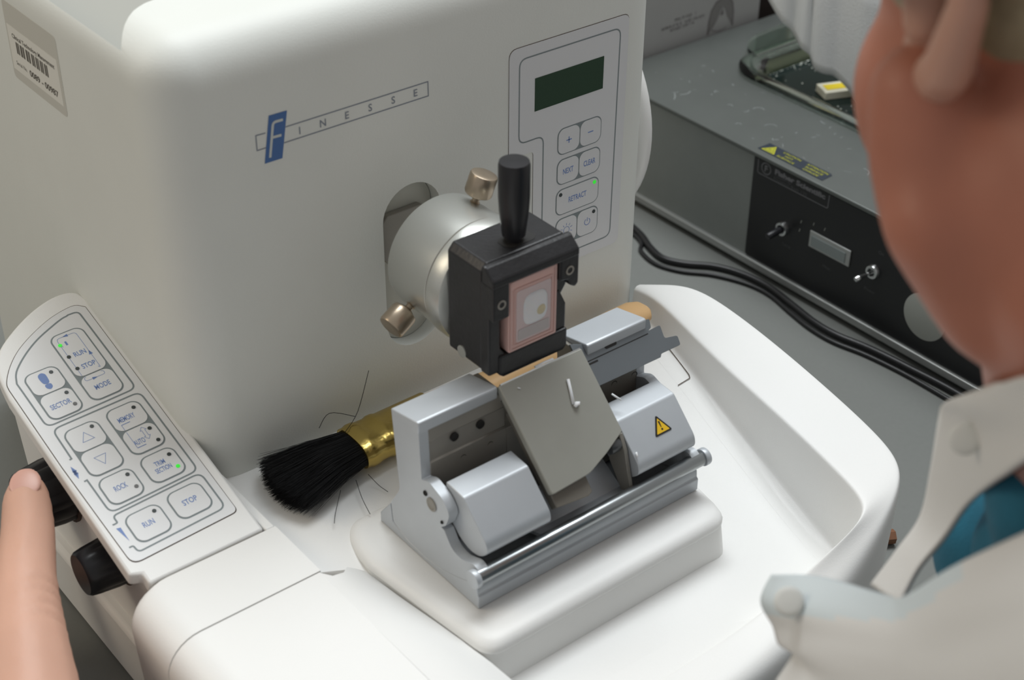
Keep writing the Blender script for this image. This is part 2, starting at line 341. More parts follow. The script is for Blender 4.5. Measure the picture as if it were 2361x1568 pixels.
def lns(pts, w=.22, closed=False): return ln(pts, w, BLUE, AR, closed)
TH = .22
akey(-235, -216.9, 104.6, 136, [lns(fillet([(-5.8, 8.3), (-5.8, 12.8), (4.6, 12.8), (4.6, -14.5)], 2)), lns([(-5.8, 8.3), (-5.8, -14.5)]),
    lambda k, cx, cy, z: k.face([(cx - 2.6, cy + 12.8), (cx + .4, cy + 13.7), (cx + .4, cy + 11.9)], AR, z, BLUE), lambda k, cx, cy, z: k.face([(cx + 4.6, cy - 1), (cx + 3.6, cy - 4), (cx + 5.6, cy - 4)], AR, z, BLUE),
    T('1', 1.0, -2.6, 8.2, 2.6), T('RUN', 6.2, .2, -.6), T('STOP', 7.2, .4, -9.4)])
akey(-235, -216.9, 88, 105.4, [T('MODE', 8, 0, -.8), lns(fillet([(-5.8, 7.4), (-5.8, 5), (4.6, 5), (4.6, 7.4)], 1.6)), lambda k, cx, cy, z: k.face([(cx + .6, cy + 5), (cx - 2.2, cy + 5.9), (cx - 2.2, cy + 4.1)], AR, z, BLUE)])
foot = [tuple(p) for p in spline([(-1.6, 4.6), (.2, 5.6), (1.8, 4.4), (2, 2), (1.4, -1.4), (-1.2, -1.4), (-2, 2)], 5, True)]; heel = [tuple(p) for p in spline([(-1.2, -2.2), (1.5, -2.2), (1.7, -4.4), (.2, -5.6), (-1.3, -4.4)], 5, True)]
akey(-257, -239.2, 103.4, 119.4, [lambda k, cx, cy, z: k.face([(cx + a - .2, cy + c) for a, c in foot], AR, z, BLUE), lambda k, cx, cy, z: k.face([(cx + a - .2, cy + c) for a, c in heel], AR, z, BLUE)])
akey(-257, -239.2, 87, 104.2, [T('SECTOR', 10.4, -.4, -.6)])
akey(-234.3, -216, 64.4, 80.2, [T('MEMORY', 8.6, -1, -.4), lns([(-5.2, -3.4), (-.6, -3.4)], .4), lns([(-5.2, -3.4), (-5.2, -7)])])
arrow = [(0, 5), (1.6, 3), (.8, 3), (.8, -1), (1.6, -1), (0, -3), (-1.6, -1), (-.8, -1), (-.8, 3), (-1.6, 3)]
akey(-234.3, -216, 48.9, 65.2, [T('AUTO', 5.6, -2.6, -1), lns([(-5.2, 7), (-5.2, -4)]), lns([(-5.2, -4), (-.6, -4)], .4), lns([(2.2 + a, 1.2 + c) for a, c in arrow], .22, True)])
akey(-256.6, -238.6, 63.2, 79.2, [lns([(-2.8, -2.4), (3.2, -2.4), (.2, 3)], .25, True)]); akey(-256.6, -238.6, 47.6, 64, [lns([(-2.8, 2.4), (3.2, 2.4), (.2, -3.2)], .25, True)])
akey(-234.3, -216, 29.6, 47, [T('TRIM', 5.2, -.8, 1.9, 2.7), T('SECTION', 8.2, -.8, -2, 2.7)]); akey(-256.4, -238.4, 28.6, 45.9, [T('ROCK', 6.4, -.4, 0)])
akey(-256, -237.8, 4.2, 21.5, [T('RUN', 5.6)]); akey(-234, -215.7, 5.6, 22.6, [T('STOP', 7.4)])
for x, y, m in ((-231.8, 128.7, LEDG), (-231.6, 119.9, LED0), (-231.5, 111.2, LED0), (-243.3, 115.1, LED0), (-242.9, 99.9, LED0), (-242.7, 91.6, LED1), (-220.1, 76.4, LED0), (-242.4, 75.3, LED0), (-219.8, 61.3, LED0), (-219.7, 53.1, LED0), (-219.7, 42.9, LED0), (-219.6, 34.7, LEDG), (-241.8, 41.7, LED0), (-241.6, 33.6, LED1), (-241.5, 17.2, LED0)):
    lamp(AK, ARMF, x, y, H + .26, m, 1.0, 'lit green lamp' if m is LEDG else None)
# arm rest block and front cover (rounded left edge)
def rounded_arm(y0, y1, x0, x1, zt, r, name, back):
    pr = [(x1, -112), (x1, zt)] + [(x0 + r - r * math.sin(t), zt - r + r * math.cos(t)) for t in [math.pi / 2 * i / 8 for i in range(9)]] + [(x0 + 1.5, -100), (x0 + 5, -112)]
    rows = []
    for y, k in ((y1, 5.), (y1 - 1, 2.6), (y1 - 3, 1.), (y1 - 6, 0.), (y0, 0.)) if back else ((y1, 0.), (y0, 0.)):
        rows.append([Vector((x + k * (1 if x < (x0 + x1) / 2 else 0), y, z - (k * .0))) for x, z in pr])
    g = grid(rows, PLAS); n = len(pr); g.add(rows[0], [list(range(n))], PLAS); g.add(rows[-1], [list(range(n))[::-1]], PLAS)
    return g.build(name, mt, smooth=50)
rounded_arm(-88.6, -50.6, -276, -198.6, -54.3, 17, 'arm_rest', True)
MB().prism([(-198.6, -50.4), (-203.6, -50.4), (-203.6, -2), (-198.6, -2)], ZF, -70, -54.3, PLAS).build('hinge_bar', mt, bevel=1)
rounded_arm(-262, -89.2, -276, -199.4, -54.5, 17, 'front_cover', False)
LA = [(-199.6, -89.2, -54.6), (-199.4, -120, -54.6), (-199.2, -170, -54.6), (-199, -262, -54.6)]; LB = [(-176.4, -90, -66.3), (-173.6, -114, -66.3), (-166.4, -170, -66.3), (-162, -262, -68)]
er = []
for p, q_ in zip(spline([Vector(p) for p in LA], 4), spline([Vector(p) for p in LB], 4)):
    er.append([Vector((p.x, p.y, -110)), p] + [p.lerp(q_, t) + Vector((0, 0, 3.0 * math.sin(math.pi * t) * 1.0)) for t in (.2, .4, .6, .8)] + [q_, Vector((q_.x, q_.y, -110))])
er[0][2] += Vector((0, -6, 0)); er[0][3] += Vector((0, -6, 0))
g = grid(er, PLAS); g.add(er[0], [list(range(len(er[0])))], PLAS); g.build('cover_edge', mt, smooth=50)
# rotary knobs on the arm
def knob(y, z, r, L):
    n = 48; V = []; F = []; prof = [(1, 0), (1, .3), (.93, .75), (.88, .93), (.80, 1.), (.0, 1.)]
    for q, h in prof:
        for i in range(n):
            t = 2 * math.pi * i / n; g = 1 - (.06 if (i % 4) == 0 and .2 < q and h < .93 else 0)
            V.append((-256 - L * h, y + math.cos(t) * r * q * g, z + math.sin(t) * r * q * g))
    for k in range(len(prof) - 1):
        for i in range(n): F.append([k * n + i, k * n + (i + 1) % n, (k + 1) * n + (i + 1) % n, (k + 1) * n + i])
    o = MB().add(V, F, BLKPL).build('rotary_knob', mt, smooth=40)
    MB().cyl((-255.5, y, z), (-257, y, z), r + 1.6, SEAM).build('collar', o)
knob(-4.5, -74, 12.5, 20); knob(53, -69, 17, 22)
# ---- waste tray
def sstep(a, b_, x): t = max(0, min(1, (x - a) / (b_ - a))); return t * t * (3 - 2 * t)
def zf(x, y): return -62 - 9 * sstep(-40, 15, x) - 22 * sstep(40, 190, -y)
stn = [((79, 4), (71.5, 3), -57), ((84, -4), (71.5, -7), -55), ((97, -19), (69, -22), -53), ((95.5, -50), (60.5, -52), -52), ((90, -90), (51, -92), -52), ((82, -132), (43, -138), -52), ((73, -172), (33, -182), -52),
       ((65, -196), (28, -202), -52.5), ((52, -208), (22, -211), -54), ((34, -217), (8, -213.5), -58), ((12, -225), (-12, -212), -66), ((-18, -231), (-36, -211), -77), ((-55, -235), (-65, -211), -82.8), ((-110, -237), (-112, -211), -83.4), ((-168, -238), (-168, -211), -83.4)]
rows = []
for (ox, oy), (ix, iy), zt in stn:
    o_, i_ = Vector((ox, oy, 0)), Vector((ix, iy, 0)); d = (o_ - i_).normalized(); zi = zf(ix, iy)
    zi = min(zi, zt - .5); dp = zt - zi
    front = max(0, min(1, (-oy - 215) / 15.)); r = 4 + 9 * front
    rows.append([o_ - d * 3 + Vector((0, 0, -149.5)), o_ - d * 1.5 + Vector((0, 0, -105)), o_ + d * .5 + Vector((0, 0, zt - r * 1.6)), o_ - d * .2 + Vector((0, 0, zt - r * .45)), o_ - d * r * .45 + Vector((0, 0, zt - .2)), o_ - d * r * 1.3 + Vector((0, 0, zt)),
                 i_ + d * min(4, (o_ - i_).length * .3) + Vector((0, 0, zt)), i_ + d * .4 + Vector((0, 0, zt - min(1, dp * .1))), i_ - d * .2 + Vector((0, 0, zt - min(3, dp * .25))), i_ - d * (.3 + dp * .04) + Vector((0, 0, zi + min(3.5, dp * .3))), i_ - d * (1.2 + dp * .06) + Vector((0, 0, zi + min(.8, dp * .1))), i_ - d * 7 + Vector((0, 0, zi + .1)), i_ - d * 16 + Vector((0, 0, zf(*(i_ - d * 16).to_2d()) + .1))])
rim = grid(rows, PLAS).build('tray_rim', mt, smooth=180, subsurf=3)
inner = [(i[0], i[1]) for _, i, _ in stn]
def xr(y):
    for (xa, ya), (xb, yb) in zip(inner, inner[1:]):
        if yb <= y <= ya and ya - yb > .5: return xa + (xb - xa) * (ya - y) / (ya - yb)
    return 71 if y > -7 else 10
ysr = [3, -4, -10, -16] + list(range(-22, -206, -6)) + [-205, -208, -210]
bake(rim)
for v in rim.data.vertices:
    p = v.co + WORLD[rim]; x, y, z = p.x * 1000, p.y * 1000, p.z * 1000 - ZB
    ins = min(xr(y) - x if y < -8 else 99, y + 211 if x < 8 else 99)
    if 3 < ins < 90 and z < zf(x, y) + 6 and y > -211 and y < 2:
        k = sstep(4, 9, ins); v.co.z += (zf(x, y) + .04 - z) * k * .001
rim.data.polygons.foreach_set('use_smooth', [True] * len(rim.data.polygons))
tf = grid([[Vector((-200 + (xr(y) + 198.5) * j / 44, y, zf(-200 + (xr(y) + 198.5) * j / 44, y))) for j in range(45)] for y in ysr], PLAS)
sm = [(68.5, -12), (66, -18), (58.6, -42), (52, -64), (50.5, -66), (41, -66.8)]
smr = fillet(sm, [0, 0, 1, 3, 0, 0]); tf.line(smr, lambda a, b_, h: Vector((a, b_, zf(a, b_) + h)), .5, .6, SEAM)
tf.build('tray_floor', mt, smooth=180)
# ---- holder platform: block and lid
def trap(k): return fillet([(-176 + k, -88 + k * .2), (-166.5 + k, -169 + k), (-22.5 - k, -169 + k), (-13 - k, -110), (-13 - k, -61 - k), (-166 + k, -61 - k), (-172 + k, -70)], [10, 9, 11, 20, 8, 6, 10])
pl = grid([[Vector((x, y, z)) for x, y in trap(k)] for k, z in ((-2.2, -95), (-1.4, -88), (.6, -66.6), (.9, -66.4))], PLAS, True); pl.add([Vector((x, y, -66.4)) for x, y in trap(.9)], [list(range(len(trap(0))))], PLAS)
pl.build('platform_block', mt, smooth=50)
ld = [(1.0, -66.6), (.3, -66.1), (.2, -64.5), (1.3, -62.2), (3.5, -60.7), (6.5, -60.15), (9, -60.1)]
lg = grid([[Vector((x, y, z)) for x, y in trap(k)] for k, z in ld], PLAS, True); lg.add([Vector((x, y, ld[-1][1])) for x, y in trap(9)], [list(range(len(trap(0))))], PLAS)
lg.build('platform_lid', mt, smooth=60)
MB().lathe((82, 90, 25), (1, 0, 0), [(20, -3), (20, 1), (70, 1), (74, 3), (75, 6), (74, 9), (70, 12), (60, 13), (20, 13)], PLAS, 72).build('handwheel', mt, smooth=50)
# ---------------------------------------------------------------- specimen holder (part of the machine)
A = (-89, 43)
dr = MB(); dr.lathe((A[0], -30, A[1]), (0, -1, 0), [(14, -14), (14, 0), (27.5, 0), (28.6, .6), (29, 1.6), (29, 29.5), (28.6, 30), (28.6, 30.8), (29.6, 31), (30, 31.6), (30, 37), (29, 40), (25, 42), (10, 42)], ALUD, 96)
dr.line([tuple(p) for p in [(A[0] + 28.75 * math.cos(t), A[1] + 28.75 * math.sin(t)) for t in [2 * math.pi * i / 96 for i in range(96)]]], frame((0, -60.4, 0), (1, 0, 0), (0, 0, 1), (0, -1, 0)), 1.2, 0, BRASSY, True)
DR = dr.build('specimen_holder', mt, smooth=30); tag(DR, 'aluminium drum with a black clamp')
dv = MB(); dv.prism(fillet([(-97.5, 24), (-97.5, 43), (-94, 47), (-74, 47), (-70, 43.5), (-70, 24), (-94, 20)], 1), FACE, -7.5, -3.5, STEEL); dv.cyl((-93, -4, 27), (-93, -2.6, 27), 2.4, DARK, 16); dv.build('dovetail_plate', DR, bevel=.5)
def thumb(p, d):
    p = Vector(p); d = Vector(d).normalized()
    MB().lathe(p, d, [(2.4, -9), (2.4, -2), (1.8, -1.5), (1.8, 0), (3.2, .6), (6.2, 2.2), (6.6, 3.2), (6.6, 11.5), (6.2, 12.4), (5.2, 12.8), (.6, 12.5)], BRASSY, 36).build('adjusting_screw', DR, smooth=35)
thumb((-75.4, -42.4, 71.2), (.28, -.12, .92)); thumb((-116, -43.4, 27.7), (-.82, -.12, -.38))
ck = MB()
ck.prism(fillet([(-114, 22), (-114, 72), (-111, 75.5), (-69, 75.5), (-66, 72), (-66, 48), (-69.5, 43), (-69, 21), (-72, 17.5), (-108, 17.5)], .8), FACE, 72, 96, BLACK)
ck.prism([(-96, 75.5), (-98.5, 75.5), (-104.4, 70.5), (-104.4, 66.8), (-96, 66.8)], frame((-114, 0, 0), (0, 1, 0), (0, 0, 1), (1, 0, 0)), 0, 48, BLACK)
ck.prism([(-104.6, 20.5), (-104.6, 29), (-107.5, 33), (-107.5, 54), (-104.7, 57), (-104.7, 67), (-113.9, 67), (-113.9, 20.5)], FACE, 95, 101.2, BLACK)
ck.prism([(-113.8, 50), (-104.8, 50), (-104.8, 67.5), (-113.8, 67.5)], FACE, 94, 104.2, BLACK)
ck.prism([(-76.8, 57), (-72, 56), (-71, 53), (-68, 51), (-66, 52.5), (-66, 70), (-76.8, 70)], FACE, 95, 104.2, BLACK)
ck.prism([(-108.5, 19.5), (-106.5, 17.8), (-72, 17.8), (-70, 20), (-70, 29.3), (-108.5, 29.3)], FACE, 95, 102.2, BLACK); ck.prism([(-76.6, 29), (-70.2, 29), (-70.2, 42), (-74, 50), (-76.6, 50)], FACE, 95, 101, BLACK)
CK = ck.build('clamp', DR, smooth=0, bevel=.9, bseg=2); tag(CK, 'black cassette clamp')
for x, z in ((-109.3, 58), (-71.4, 61)): MB().lathe((x, -103.6, z), (0, -1, 0), [(2.3, 0), (2.3, .9), (1.5, .95), (1.3, .3), (.1, .3)], STEEL, 20).build('socket_screw', DR)
MB().lathe((-113.6, -82, 24), (-1, 0, 0), [(3, 0), (3, .9), (.1, .9)], ALUD, 20).build('plug', DR)
MB().lathe((-90, -88, 75), (.0, 0, 1), [(3.4, -3), (3.4, 3), (5.2, 3.5), (5.6, 7), (6.5, 15), (6.9, 22), (6.9, 37.2), (6.5, 38.8), (.5, 39.2)], BLKPL, 40).build('clamp_lever', DR, smooth=40)
MB().prism(rrect(-97, -80, -93, -83, 4), ZF, 74.9, 75.7, DARK).build('lever_slot', DR, smooth=0)
# ---------------------------------------------------------------- tissue cassette
cz = thing('tissue_cassette', (-90.6, -100, 29.6), 'pink tissue cassette with a white wax block held in the black clamp', 'cassette')
cb = MB(); cb.prism(rrect(-104.2, -77, 29.6, 66.6, 1), FACE, 96.3, 102.6, PINK)
for q, w in ((1.2, .9), (3.2, .6)): cb.line(rrect(-104.2 + q, -77 - q, 29.6 + q, 66.6 - q - (2 if q > 2 else 0), .8), FACE, w, 102.9, PINK, True)
cb.build('cassette_shell', cz, bevel=.4, bseg=2)
MB().prism(rrect(-100, -80.6, 33.4, 60, 1.5), FACE, 102.4, 102.75, mat('pale_wax_sheet', (.70, .54, .53), .4, sss=.2)).build('wax_sheet', cz, smooth=0)
MB().prism(rrect(-99, -81.6, 34.5, 40, .8), FACE, 102.7, 102.95, BANDG).build('grey_band', cz, smooth=0)  # flat grey strip across the lower part of the face
bl = MB(); R_ = []
for k in range(7):
    t = k / 6 * math.pi / 2; R_.append([FACE(-89.4 + 6.9 * math.cos(t) * (abs(math.cos(a)) ** .6) * math.copysign(1, math.cos(a)), 48.5 + 8.2 * math.cos(t) * (abs(math.sin(a)) ** .6) * math.copysign(1, math.sin(a)), 102.6 + 1.6 * math.sin(t)) for a in [2 * math.pi * i / 32 for i in range(32)]])
g = grid(R_, WAX, True); g.build('wax_block', cz, smooth=180)
MB().lathe((-87.2, -104.1, 47), (0, -1, 0), [(2.6, -.3), (2.4, .1), (1.6, .25), (.1, .3)], TISS, 20).build('tissue', cz, smooth=180)
# ---------------------------------------------------------------- blade holder
bh = thing('blade_holder', (-90, -110, -60), 'aluminium blade holder with two angled lids standing on the white platform', 'blade holder')
HX = lambda x: frame((x, 0, 0), (0, 1, 0), (0, 0, 1), (1, 0, 0))
arc_lo = [(-142.4, -47.2), (-131.7, -51.9), (-119.1, -55.9), (-107.2, -57.7), (-93.8, -57), (-81.6, -53.7)]
base = [(-71.7, -59.9), (-71.8, -54.6), (-80.2, -43.8)] + arc_lo[::-1] + [(-144, -47.2), (-145.3, -49), (-145.6, -52.5), (-146.6, -53.2), (-146.6, -59.9)]
MB().prism(base, HX(-155), 0, 132, ALU).build('base_block', bh, bevel=.5, bseg=2)
side = fillet([(-84.8, 12.7), (-104, 16.4), (-105, 13.5), (-106.2, -13.5), (-111.7, -11), (-122, -14.4), (-126.5, -20.1), (-123.5, -28), (-119.9, -31), (-122.4, -31.5), (-127.5, -38.5), (-134, -39.8), (-143.5, -36), (-149, -39), (-148, -45.5), (-143, -47), (-131.7, -51.7), (-119.1, -55.7), (-107.2, -57.5), (-93.8, -56.8), (-82.4, -53), (-81.3, -42.3), (-88.9, -30.2)], [.8, .8, .5, .8, 2, 5, 3, 1.5, .5, .5, 3, 3, 2, 3, 3, 1, 2, 2, 2, 2, 2, 1, 3])
for x in (-155, -29): MB().prism(side, HX(x), 0, 5, ALU).build('side_plate', bh, bevel=.5, bseg=2)
for y, z, r in ((-109, -19, 1.3), (-113.5, -22.5, 3.4), (-121, -27.5, .8), (-144.5, -42, 3.2)):
    MB().lathe((-155, y, z), (-1, 0, 0), [(r, -.3), (r, .5), (r * .75, .7), (r * .55, .25), (.1, .25)], STEEL if r > 2 else DARK, 20).build('screw', bh)
wallp = [(-85.5, 11.8), (-104.5, 11.8), (-105.6, 4.6), (-104.9, 4.2), (-105.3, -6.4), (-106, -6.8), (-106.4, -14), (-107, -56.5), (-94, -56), (-84, -52), (-88, -30)]
bw = MB(); bw.prism(wallp, HX(-150), 0, 42, STEEL); bw.prism(wallp, HX(-62), 0, 33, STEEL); bw.prism([(-90, -8), (-105.6, -8), (-106.4, -14), (-107, -56.5), (-94, -56), (-88, -40)], HX(-108), 0, 46, STEEL)
bw.build('back_wall', bh, bevel=.3, bseg=1)
for x, z in ((-136.5, 1.1), (-122.2, 1.2), (-117.1, -12.6), (-132.2, -12.6), (-43.2, -12), (-30.5, -12.2)):
    MB().lathe((x, -105.0, z), (0, -1, 0), [(2.1, -.6), (2.1, 1.2), (1.7, 1.3), (1.6, .9), (.05, .8)], DARK, 18).build('mounting_hole', bh)
topq = [(-85, 10.5), (-84.8, 12.9), (-104, 16.8), (-105.2, 16.2), (-105.2, 10.6)]
for x, L in ((-155.2, 43), (-60, 36.2)): MB().prism(topq, HX(x), 0, L, ALU).build('top_plate', bh, bevel=.5, bseg=2)
MB().prism([(-104.4, 8), (-104.2, 16.4), (-104.9, 17.4), (-105.6, 16.2), (-105.4, 8)], HX(-110.5), 0, 46, CHROME).build('blade', bh, smooth=0)
lid = fillet([(-116.6, -14), (-117.1, -10.2), (-129.2, -11.2), (-145.1, -26.9), (-145.9, -31.8), (-141, -36.8), (-134, -38.2), (-127, -36), (-121, -31), (-117, -26)], [.5, .5, 1.2, 2.5, 2, 3, 3, 3, 2, 2])
for x in (-149.6, -62):
    l = MB().prism(lid, HX(x), 0, 35.6, ALU).build('lid', bh, bevel=.35, bseg=2)
LIDF = frame((0, -129.2, -11.4), (1, 0, 0), (0, 15.9 / 22.4, 15.5 / 22.4), (0, -15.5 / 22.4, 15.9 / 22.4))
ws = MB(); tri = [(-46.9, -14.6), (-36.3, -14.6), (-41.6, -5.2)]
ws.prism(fillet(tri, 1.2, 3), LIDF, .05, .35, DARK); ws.face(fillet([(-41.6 + (a + 41.6) * .74, -11.6 + (c + 11.6) * .74) for a, c in tri], .4, 3), LIDF, .42, YEL)
ws.face([(-42.1, -8.4), (-41.1, -8.4), (-41.4, -11.4), (-41.8, -11.4)], LIDF, .48, DARK); ws.face([(-41.6 + .55 * math.cos(t), -12.4 + .55 * math.sin(t)) for t in [math.pi * i / 6 for i in range(12)]], LIDF, .48, DARK)
tag(ws.build('warning_sticker', bh, smooth=0), 'yellow triangle warning sticker')
q = math.hypot(37, 36)
GF = frame((0, -105, 16.6), (1, 0, 0), (0, 36 / q, 37 / q), (0, -37 / q, 36 / q))
gp = fillet([(-111.6, 0), (-64, 0), (-63.2, -41.7), (-75.5, -47.3), (-88.5, -52.1), (-110.8, -53)], [.5, .5, 1, .5, 2, 1.5], 3)
MB().prism(gp, GF, -3.2, .6, GUARD).build('blade_guard', bh, bevel=.5, bseg=2)
MB().prism([(-109.6, -12), (-68, -12), (-74, -44), (-88.6, -52), (-89, -60), (-92, -61), (-109.4, -59.2)], GF, -8.5, -3.2, mat('dark_brown_steel', (.19, .175, .15), .5, metal=.2)).build('guard_carrier', bh, bevel=.4, bseg=1)  # carrier in a darker brown than the other steel
EF = frame((0, -105 + 37 / q * 3.4, 16.6 - 36 / q * 3.4), (1, 0, 0), (0, 36 / q, 37 / q), (0, -37 / q, 36 / q))
ej = fillet([(-66, 4), (-58, 1), (-21.5, -.2), (-19.6, -.6), (-20.9, -4.7), (-23.1, -5.4), (-15.6, -5.2), (-16.4, -11.8), (-9, -13.2), (-9.6, -17.9), (-22, -17.8), (-23.2, -19.2), (-66, -18.8)], [0, 0, .5, .5, .6, .6, 1, 1, 1, 1, .5, .5, 0], 2)
MB().prism(ej, EF, -1.6, 0, EJEC).build('throat_plate', bh, bevel=.3, bseg=1)
eg = MB(); eg.line([(-65, -6.6), (-24, -6.6)], EF, .5, .05, DARK); eg.prism(rrect(-49.6, -42.4, -5.0, -2.9, 1), EF, .0, .1, DARK); eg.line([(-63, -8.0), (-56, -8.0)], EF, .9, .06, DARK); eg.build('plate_marks', bh, smooth=0)
MB().prism([(-127, -17), (-134, -14.5), (-138, -22), (-143.5, -42), (-138, -46), (-128, -32)], HX(-64.6), 0, 2, STEEL).build('lever_arm', bh, bevel=.3)
MB().cyl((-70.5, -133, -20), (-64.4, -133, -20), 3.8, mat('dark_steel', (.12, .125, .13), .35, metal=.6), 24, bev=.8).build('lever_pin', bh)
MB().prism([(-116, -54), (-116, -40), (-121, -38), (-134, -46), (-141, -43), (-142, -45)], HX(-114), 0, 52, ALU).build('cradle_floor', bh)
rdm = MB().cyl((-157, -146.2, -41.4), (-20, -146.2, -41.4), 3.7, mat('dull_rod_steel', (.33, .35, .36), .28, metal=.9), 28, bev=.4).build('rod', bh, smooth=35)
for x in (-158.4, -22): MB().cyl((x, -146.2, -41.4), (x + 3, -146.2, -41.4), 4.4, ALU, 24, bev=.4).build('rod_cap', rdm)
# wax shavings on the guard
SHV = mat('white_wax_shaving', (.86, .86, .87), .5, sss=.2)
def shav(pts, w, lab):
    o = MB(); P = [GF(a, b_, h) for a, b_, h in pts]; o.tube(P, w, SHV, 6, flat=.6)
    tag(o.build('wax_shaving', smooth=180), lab, 'shaving', 'wax shavings on the blade holder')
shav([(-81.2, -21.2, 1.4), (-79.6, -15.5, 1.5), (-78.2, -10, 1.5)], .75, 'long white wax sliver standing in the middle of the grey guard')
shav([(-81.2, -22.4, 1.5), (-79.6, -21.6, 1.9), (-77.8, -21.4, 1.6)], [.9, 1.5, .3], 'translucent wax curl at the foot of the sliver on the grey guard')
shav([(-90.6, 1.1, .6), (-85, 1.3, .8), (-80.2, 1.1, .6)], .75, 'white wax sliver along the top edge of the grey guard')
shav([(-103.5, -4, .9), (-102.4, -4.8, .9)], .35, 'tiny wax crumb near the upper left corner of the grey guard')
o = MB().tube([LIDF(-58.2, 12.4, .7), LIDF(-57, 10.6, .8), LIDF(-55.6, 8.0, 1.6)], .45, SHV, 6); tag(o.build('wax_shaving', smooth=180), 'thin wax shaving on the back edge of the right lid', 'shaving', 'wax shavings on the blade holder')
o = MB().tube([LIDF(-61.2, -19, .9), LIDF(-60.6, -16.4, 1)], .45, SHV, 6); tag(o.build('wax_shaving', smooth=180), 'small wax shaving at the lower left corner of the right lid', 'shaving', 'wax shavings on the blade holder')
# ---------------------------------------------------------------- brush lying behind the holder
br = thing('brush', (-60, -24, -66), 'black bristled brush with gold ferrule and wooden handle lying behind the blade holder', 'brush')
bz0, bz1 = -52.8, -58.4
def baxis(x): t = (x + 139) / 203; return Vector((x, -26.5 + 10 * t, bz0 + (bz1 - bz0) * t))
def bloft(st, m, n=32, e=.75):
    rows = []
    for x, w, th in st:
        c = baxis(x); rows.append([c + Vector((0, w * math.copysign(abs(math.cos(a)) ** e, math.cos(a)), th * math.copysign(abs(math.sin(a)) ** e, math.sin(a)))) for a in [2 * math.pi * i / n for i in range(n)]])
    g = grid(rows, m, True); g.add(rows[0], [list(range(n))], m); g.add(rows[-1], [list(range(n))[::-1]], m); return g
bloft([(-92, 12.5, 6.5), (-80, 12, 6.2), (-60, 9, 5.7), (-30, 7.5, 5.6), (10, 8, 6.2), (40, 9.5, 6.8), (54, 9.6, 6.2), (60, 7.6, 4.8), (63, 4, 2.4)], WOOD, e=.9).build('handle', br, smooth=60)
bloft([(-90, 13.2, 7.2), (-104, 13.4, 7.2), (-119, 13.6, 7.2), (-121, 14.1, 7.9), (-124, 14.1, 7.9), (-126, 13.6, 7.2), (-131, 13.8, 7.4), (-133, 14.4, 8), (-136, 14.4, 8), (-138, 13.9, 7.3), (-140, 13.9, 7.2)], GOLD).build('ferrule', br, smooth=50)
bs = MB(); nb = 20
bs_rows = []
for x, w, th, dz in ((-137, 12.6, 5.8, -.4), (-148, 13.5, 5.8, -.6), (-160, 15.5, 5.6, -.8), (-170, 17.5, 5, -1), (-176, 18, 4, -1.4), (-178, 14, 2.5, -1.6)):
    c = baxis(-139) + Vector((x + 139, (x + 139) * .08, dz)); bs_rows.append([c + Vector((4 * abs(math.cos(a)) ** 2 if x < -170 else 0, w * math.cos(a), th * math.sin(a))) for a in [2 * math.pi * i / 28 for i in range(28)]])
core = grid(bs_rows, BRIST, True); core.add(bs_rows[-1], [list(range(28))], BRIST)
for k in range(4200):
    a = rnd.uniform(0, 2 * math.pi); q = math.sqrt(rnd.random()); y0, z0 = 13 * q * math.cos(a), 6.4 * q * math.sin(a)
    sp = rnd.uniform(.92, 1.12); L = 47 - 5.5 * abs(math.cos(a) * q) ** 2 + rnd.uniform(-3.5, 2.2)
    if k > 4150: sp = rnd.uniform(1.15, 1.5); a = rnd.uniform(.3, 1.2); L *= .95
    w1 = 21.5 / 13 * sp; P0 = baxis(-138) + Vector((0, y0, z0))
    zt = z0 * 1.12 * sp + rnd.uniform(-.6, .6)
    P = [P0, P0 + Vector((-L * .45, y0 * (w1 - 1) * .38 - L * .03, (zt - z0) * .7 + 1)), P0 + Vector((-L, y0 * (w1 - 1) - L * .06 + rnd.uniform(-1.2, 1.2), max(-7.4 - z0, (zt - z0) - .6)))]
    for p in P: p.y = min(p.y, -1.5 - rnd.random()); p.z = max(p.z, -61)
    bs_w = .17; V = []; F = []
    for i, p in enumerate(P):
        ww = bs_w * (1, .9, .35)[i]
        for t in (0, 2.1, 4.2): V.append(p + Vector((0, ww * math.cos(t), ww * math.sin(t))))
    for i in range(2):
        for j in range(3): F.append([i * 3 + j, i * 3 + (j + 1) % 3, i * 3 + 3 + (j + 1) % 3, i * 3 + 3 + j])
    core.add(V, F, BRIST)
for pts in ([(-141, -22, -45), (-128, -14, -43), (-114, -4, -30)], [(-147, -8, -48), (-141, -9, -41), (-131, -16, -43.5)], [(-150, -44, -56), (-154, -55, -58), (-157, -66, -58.8)], [(-143, -44, -56), (-141, -50, -60), (-140, -56, -60.6)], [(-160, -46, -56), (-169, -55, -59), (-173, -60, -60)]):
    core.tube(spline(pts, 5), .16, BRIST, 5)
core.build('bristles', br, smooth=180, recalc=False)
